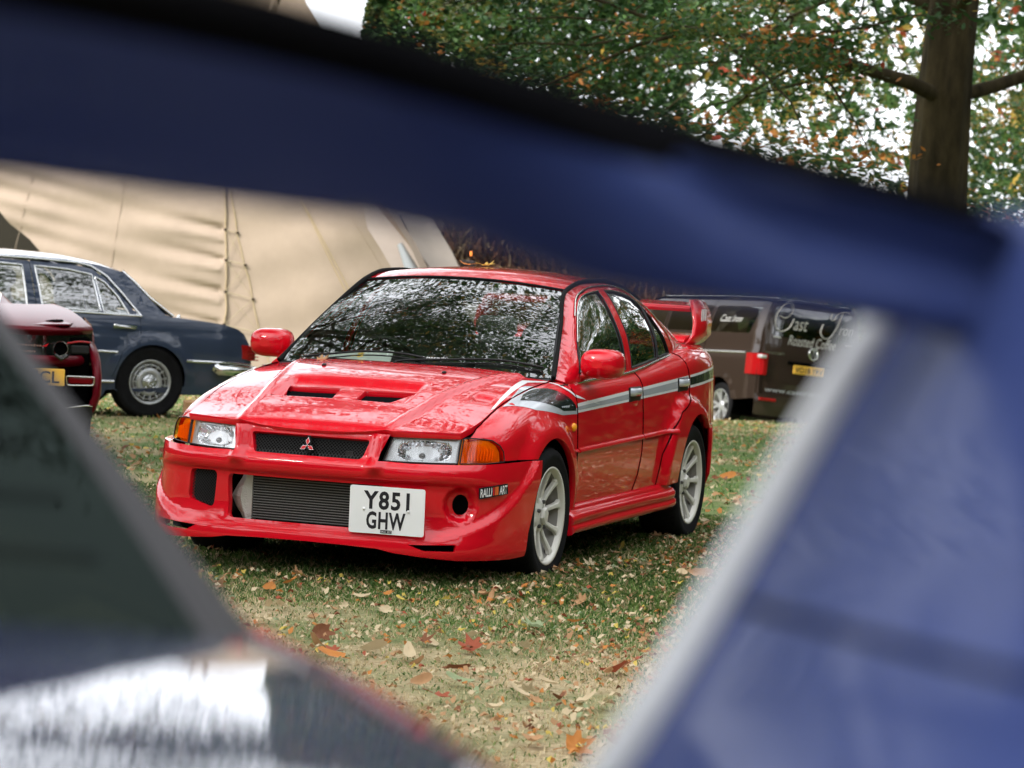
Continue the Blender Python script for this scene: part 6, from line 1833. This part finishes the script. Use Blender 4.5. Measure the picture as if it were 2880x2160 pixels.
# ---------------------------------------------------------------- fallen leaves and grass
def leaf_outline(g, kind):
    if kind == 0:      # lobed, maple like
        lob = [(0, .95), (52, .80), (108, .60), (-52, .80), (-108, .60)]
        pts = []
        for a in range(0, 360, 15):
            r_ = .50
            for la, lr in lob:
                d = abs((a-la+180) % 360-180); r_ = max(r_, lr*math.exp(-(d/20)**2)+.10)
            pts.append((r_*math.sin(math.radians(a)), r_*math.cos(math.radians(a))))
        return pts
    n = 14; w_ = (.36, .5)[kind % 2]
    return [(w_*math.sin(t)*(1+.15*math.cos(t)), math.cos(t)) for t in np.linspace(0, 2*math.pi, n, endpoint=False)]
def leaf_mesh(name, seed, kind, m_):
    g = random.Random(seed); pts = leaf_outline(g, kind); n = len(pts)
    curl = g.uniform(.4, 1.1); tw = g.uniform(-.4, .4); fold = g.uniform(.1, .55)
    def bend(x, y):
        z = fold*abs(x)*1.3+curl*(y*y)*.6+tw*x*y+.06*math.sin(9*x+seed)*math.cos(7*y)
        return (x, y, z)
    V = [bend(0, y) for y in (-.5, 0, .5)]; 
    inner = [bend(x*.55, y*.55) for x, y in pts]; outer = [bend(x, y) for x, y in pts]
    V = [bend(0, 0)]+inner+outer; F = []
    for k in range(n):
        k2 = (k+1) % n
        F.append((0, 1+k, 1+k2)); F.append((1+k, 1+n+k, 1+n+k2, 1+k2))
    b = MB(); b.add(V, F, True)
    st = [(0, -.6, .05+curl*.16), (0.02, -1.0, curl*.4), (.06, -1.35, curl*.5)]
    b.tube(st, .025, 4)
    o = b.build(name, m_); me = o.data; bpy.data.objects.remove(o); return me
LM = {'pale': leafm('fallen_pale', (.55, .44, .28), .2, .7), 'tan': leafm('fallen_tan', (.42, .24, .12), .2, .7), 'brown': leafm('fallen_brown', (.19, .075, .035), .15, .7), 'orange': leafm('fallen_orange', (.50, .20, .05), .25, .6), 'yellow': leafm('fallen_yellow', (.60, .45, .10), .3, .6), 'green': leafm('fallen_green', (.30, .36, .20), .3, .6), 'red': leafm('fallen_rust', (.32, .08, .04), .2, .6)}
LAB = {'pale': 'curled pale bleached dry leaf lying on the grass', 'tan': 'curled tan dry leaf lying on the grass', 'brown': 'dark brown shrivelled leaf lying on the grass', 'orange': 'orange fallen leaf lying on the grass', 'yellow': 'yellow fallen leaf lying on the grass', 'green': 'pale green fallen leaf lying on the grass', 'red': 'rust red fallen leaf lying on the grass'}
def build_leaves():
    g = random.Random(19)
    meshes = {c: [leaf_mesh('fallen_leaf', 10*i+k, (0, 1, 0, 2)[k], m_) for k in range(4)] for i, (c, m_) in enumerate(LM.items())}
    cs = ['pale']*7+['tan']*6+['brown']*3+['orange']*2+['yellow']+['green']+['red']*2
    def put(L, Z, s, c, k=None):
        p = at(L, Z); z = gz(p)
        o = link('fallen_leaf', g.choice(meshes[c])); o.location = (p.x, p.y, z+.018+g.uniform(0, .012)); o.scale = (s, s, s)
        o.rotation_euler = (g.gauss(0, .35), g.gauss(0, .35), g.uniform(0, 6.28))
        where = 'behind the red saloon, at the left' if (Z > 15 and L < 0) else 'on the lawn right of the red saloon' if Z > 15 else 'beside the front wheel' if L > .55 and p.x < 1.6 else 'in front of the number plate' if p.x < 2.2 else 'towards the near right corner of the lawn' if L > .3 else 'near the bottom of the view' if L > -.5 else 'on the near left of the lawn'
        tag(o, ('large ' if s > .05 else 'small ' if s < .035 else '')+LAB[c].replace(' lying on the grass', '')+' '+where, 'leaf', 'fallen leaves on the grass')
    # the large ones seen in the photograph, in metres right and ahead
    for (px, py, s, c) in ((1330, 1790, .085, 'pale'), (1510, 1765, .095, 'green'), (1475, 1815, .055, 'pale'), (930, 1850, .085, 'orange'), (1390, 2005, .080, 'pale'), (1460, 1955, .075, 'pale'), (1540, 1930, .05, 'pale'), (1620, 1850, .05, 'pale'), (900, 1785, .09, 'brown'), (1660, 1590, .06, 'pale'), (1560, 1610, .05, 'tan'), (1640, 1700, .07, 'tan'), (1780, 1735, .055, 'pale'), (1650, 1675, .06, 'green'), (1510, 1620, .045, 'yellow'), (1130, 1690, .05, 'yellow'), (1020, 1683, .055, 'pale'), (760, 1650, .06, 'tan'), (840, 1620, .07, 'tan'), (1500, 2090, .08, 'tan'), (1290, 1880, .06, 'brown'), (1160, 1720, .05, 'pale'), (1850, 1500, .06, 'tan'), (1750, 1530, .05, 'yellow'), (700, 1290, .07, 'pale')):
        d = _fw*8033.25+_r2*(px-1440)+_u2*(1080-py); t = (.05-CAM.z)/d.z; q = CAM+d*t; v = q-Vector((CAM.x, CAM.y, 0))
        put(v.dot(RT), v.dot(HF), s*.74, c)
    n = 25
    while n < 285:
        Z = g.uniform(8.3, 15.5); L = g.uniform(-.17, .135)*Z
        if n > 240: Z = g.uniform(15, 24); L = g.choice([g.uniform(-.14, -.09), g.uniform(.07, .13)])*Z
        p = at(L, Z)
        if -3.5 < p.x < .95 and abs(p.y) < .85: continue
        put(L, Z, g.uniform(.022, .055)*(1 if g.random() < .8 else 1.35), g.choice(cs)); n += 1
    # the countless small ones and crumbs
    G = np.random.default_rng(77); N = 22000
    Z = np.concatenate([G.uniform(8, 16, N//2), G.uniform(15, 42, N-N//2)]); L = G.uniform(-.27, .25, N)*Z
    P = np.array([[CAM.x, CAM.y, 0]])+np.outer(L, np.array(RT))+np.outer(Z, np.array(HF))
    keep = G.random(N) < .35+.65*(np.sin(P[:, 0]*2.1+1)*np.sin(P[:, 1]*2.7+.4) > -.1)
    keep &= ~((P[:, 0] > -3.4) & (P[:, 0] < .8) & (np.abs(P[:, 1]) < .75) & (G.random(N) < .8))
    P = P[keep]; P[:, 2] = ground_z(P[:, 0], P[:, 1])+.020+G.uniform(0, .01, len(P))
    V = leaf_faces(P, np.where(Z[keep] < 16, .017, .030), up=1.2, seed=5, asp=.6); V[:, 1, 2] += .010; V[:, 4, 2] += .012; V[:, 3, 2] += .008
    ms = list(LM.values())
    o = quads_mesh('leaf_litter', V, 6, ms, G.choice(7, size=len(P), p=(.34, .32, .08, .11, .06, .05, .04)))
    tag(o, 'scatter of small brown and tan leaf fragments over the lawn', 'leaf litter', kind='stuff')
build_leaves()
def leaf_on(p, s, c, lab, rot=(0, 0, 0)):
    me = leaf_mesh('fallen_leaf', hash(c) % 7+3, 0, LM[c]); o = link('fallen_leaf', me); o.location = p; o.scale = (s,)*3; o.rotation_euler = rot; tag(o, lab, 'leaf')
leaf_on((-.30, -.44, .955), .045, 'tan', 'tan dry leaf caught under the wiper at the foot of the red saloon windscreen', (.3, .2, 1))
leaf_on((-.11, -.40, .930), .035, 'yellow', 'small curled yellow leaf lying on the bonnet of the red saloon', (.1, .2, 2))
leaf_on((-.38, -.27, .985), .035, 'yellow', 'small yellow leaf on the wiper blade of the red saloon', (.4, .6, .3))
leaf_on((-1.75, -.12, 1.445), .055, 'yellow', 'yellow leaf lying on the roof of the red saloon', (.1, 0, 1))
leaf_on((-1.80, -.25, 1.442), .045, 'orange', 'orange leaf lying on the roof of the red saloon beside the yellow one', (.1, 0, 3))
def build_grass():
    G = np.random.default_rng(91)
    def blades(N, Z0, Z1, h, w, hw, dens=None):
        Z = np.sqrt(G.uniform(Z0**2, Z1**2, N)); L = G.uniform(-hw, hw, N)*Z
        P = np.array([[CAM.x, CAM.y, 0]])+np.outer(L, np.array(RT))+np.outer(Z, np.array(HF))
        k = np.sin(P[:, 0]*1.9+.5)*np.sin(P[:, 1]*2.3)+.5*np.sin(P[:, 0]*5.1+P[:, 1]*3.3)
        bare = np.clip((P[:, 0]-1.2)/2.0, 0, 1)
        keep = G.random(N) < np.clip(.75+.35*k-.55*bare, .20, 1)
        P = P[keep]; n = len(P); P[:, 2] = ground_z(P[:, 0], P[:, 1])-.004
        hh = h*G.uniform(.4, 1.25, n)*(1+.5*((P[:, 0] < 1.0) & (P[:, 0] > -3.2)))*(1-.30*np.clip((P[:, 0]-1.0)/1.5, 0, 1)); hh = hh[:, None]
        a = G.uniform(0, 6.283, n); s_ = np.stack([np.cos(a), np.sin(a), 0*a], 1); f_ = np.stack([-np.sin(a), np.cos(a), 0*a], 1)
        ln = G.uniform(.1, 1.0, n)[:, None]
        p1 = P+f_*hh*ln*.35+np.array([0, 0, 1])*hh*.6; p2 = P+f_*hh*ln+np.array([0, 0, 1])*hh*(1-.3*ln)
        V = np.stack([P-s_*w, P+s_*w, p1+s_*w*.7, p2, p1-s_*w*.7], 1)
        dryp = np.clip(.25+.45*np.clip((P[:, 0]-.9)/1.6, 0, 1), 0, .8)
        mi = np.where(G.random(n) < dryp, 2+(G.random(n) < .4), (G.random(n) < .45).astype(int))
        return V, mi
    gm = [leafm('grass_dark', (.095, .185, .050), .3), leafm('grass_mid', (.23, .34, .10), .3), leafm('grass_straw', (.76, .64, .40), .2), leafm('grass_buff', (.58, .46, .26), .2)]
    V, mi = blades(380000, 8.0, 17.5, .028, .0022, .23)
    tag(quads_mesh('grass', V, 5, gm, mi), 'short green and straw coloured turf round the red saloon', 'grass', kind='stuff')
    V, mi = blades(80000, 17, 45, .035, .006, .24)
    tag(quads_mesh('grass', V, 5, gm, mi), 'short green turf further off, under the parked cars', 'grass', kind='stuff')
build_grass()
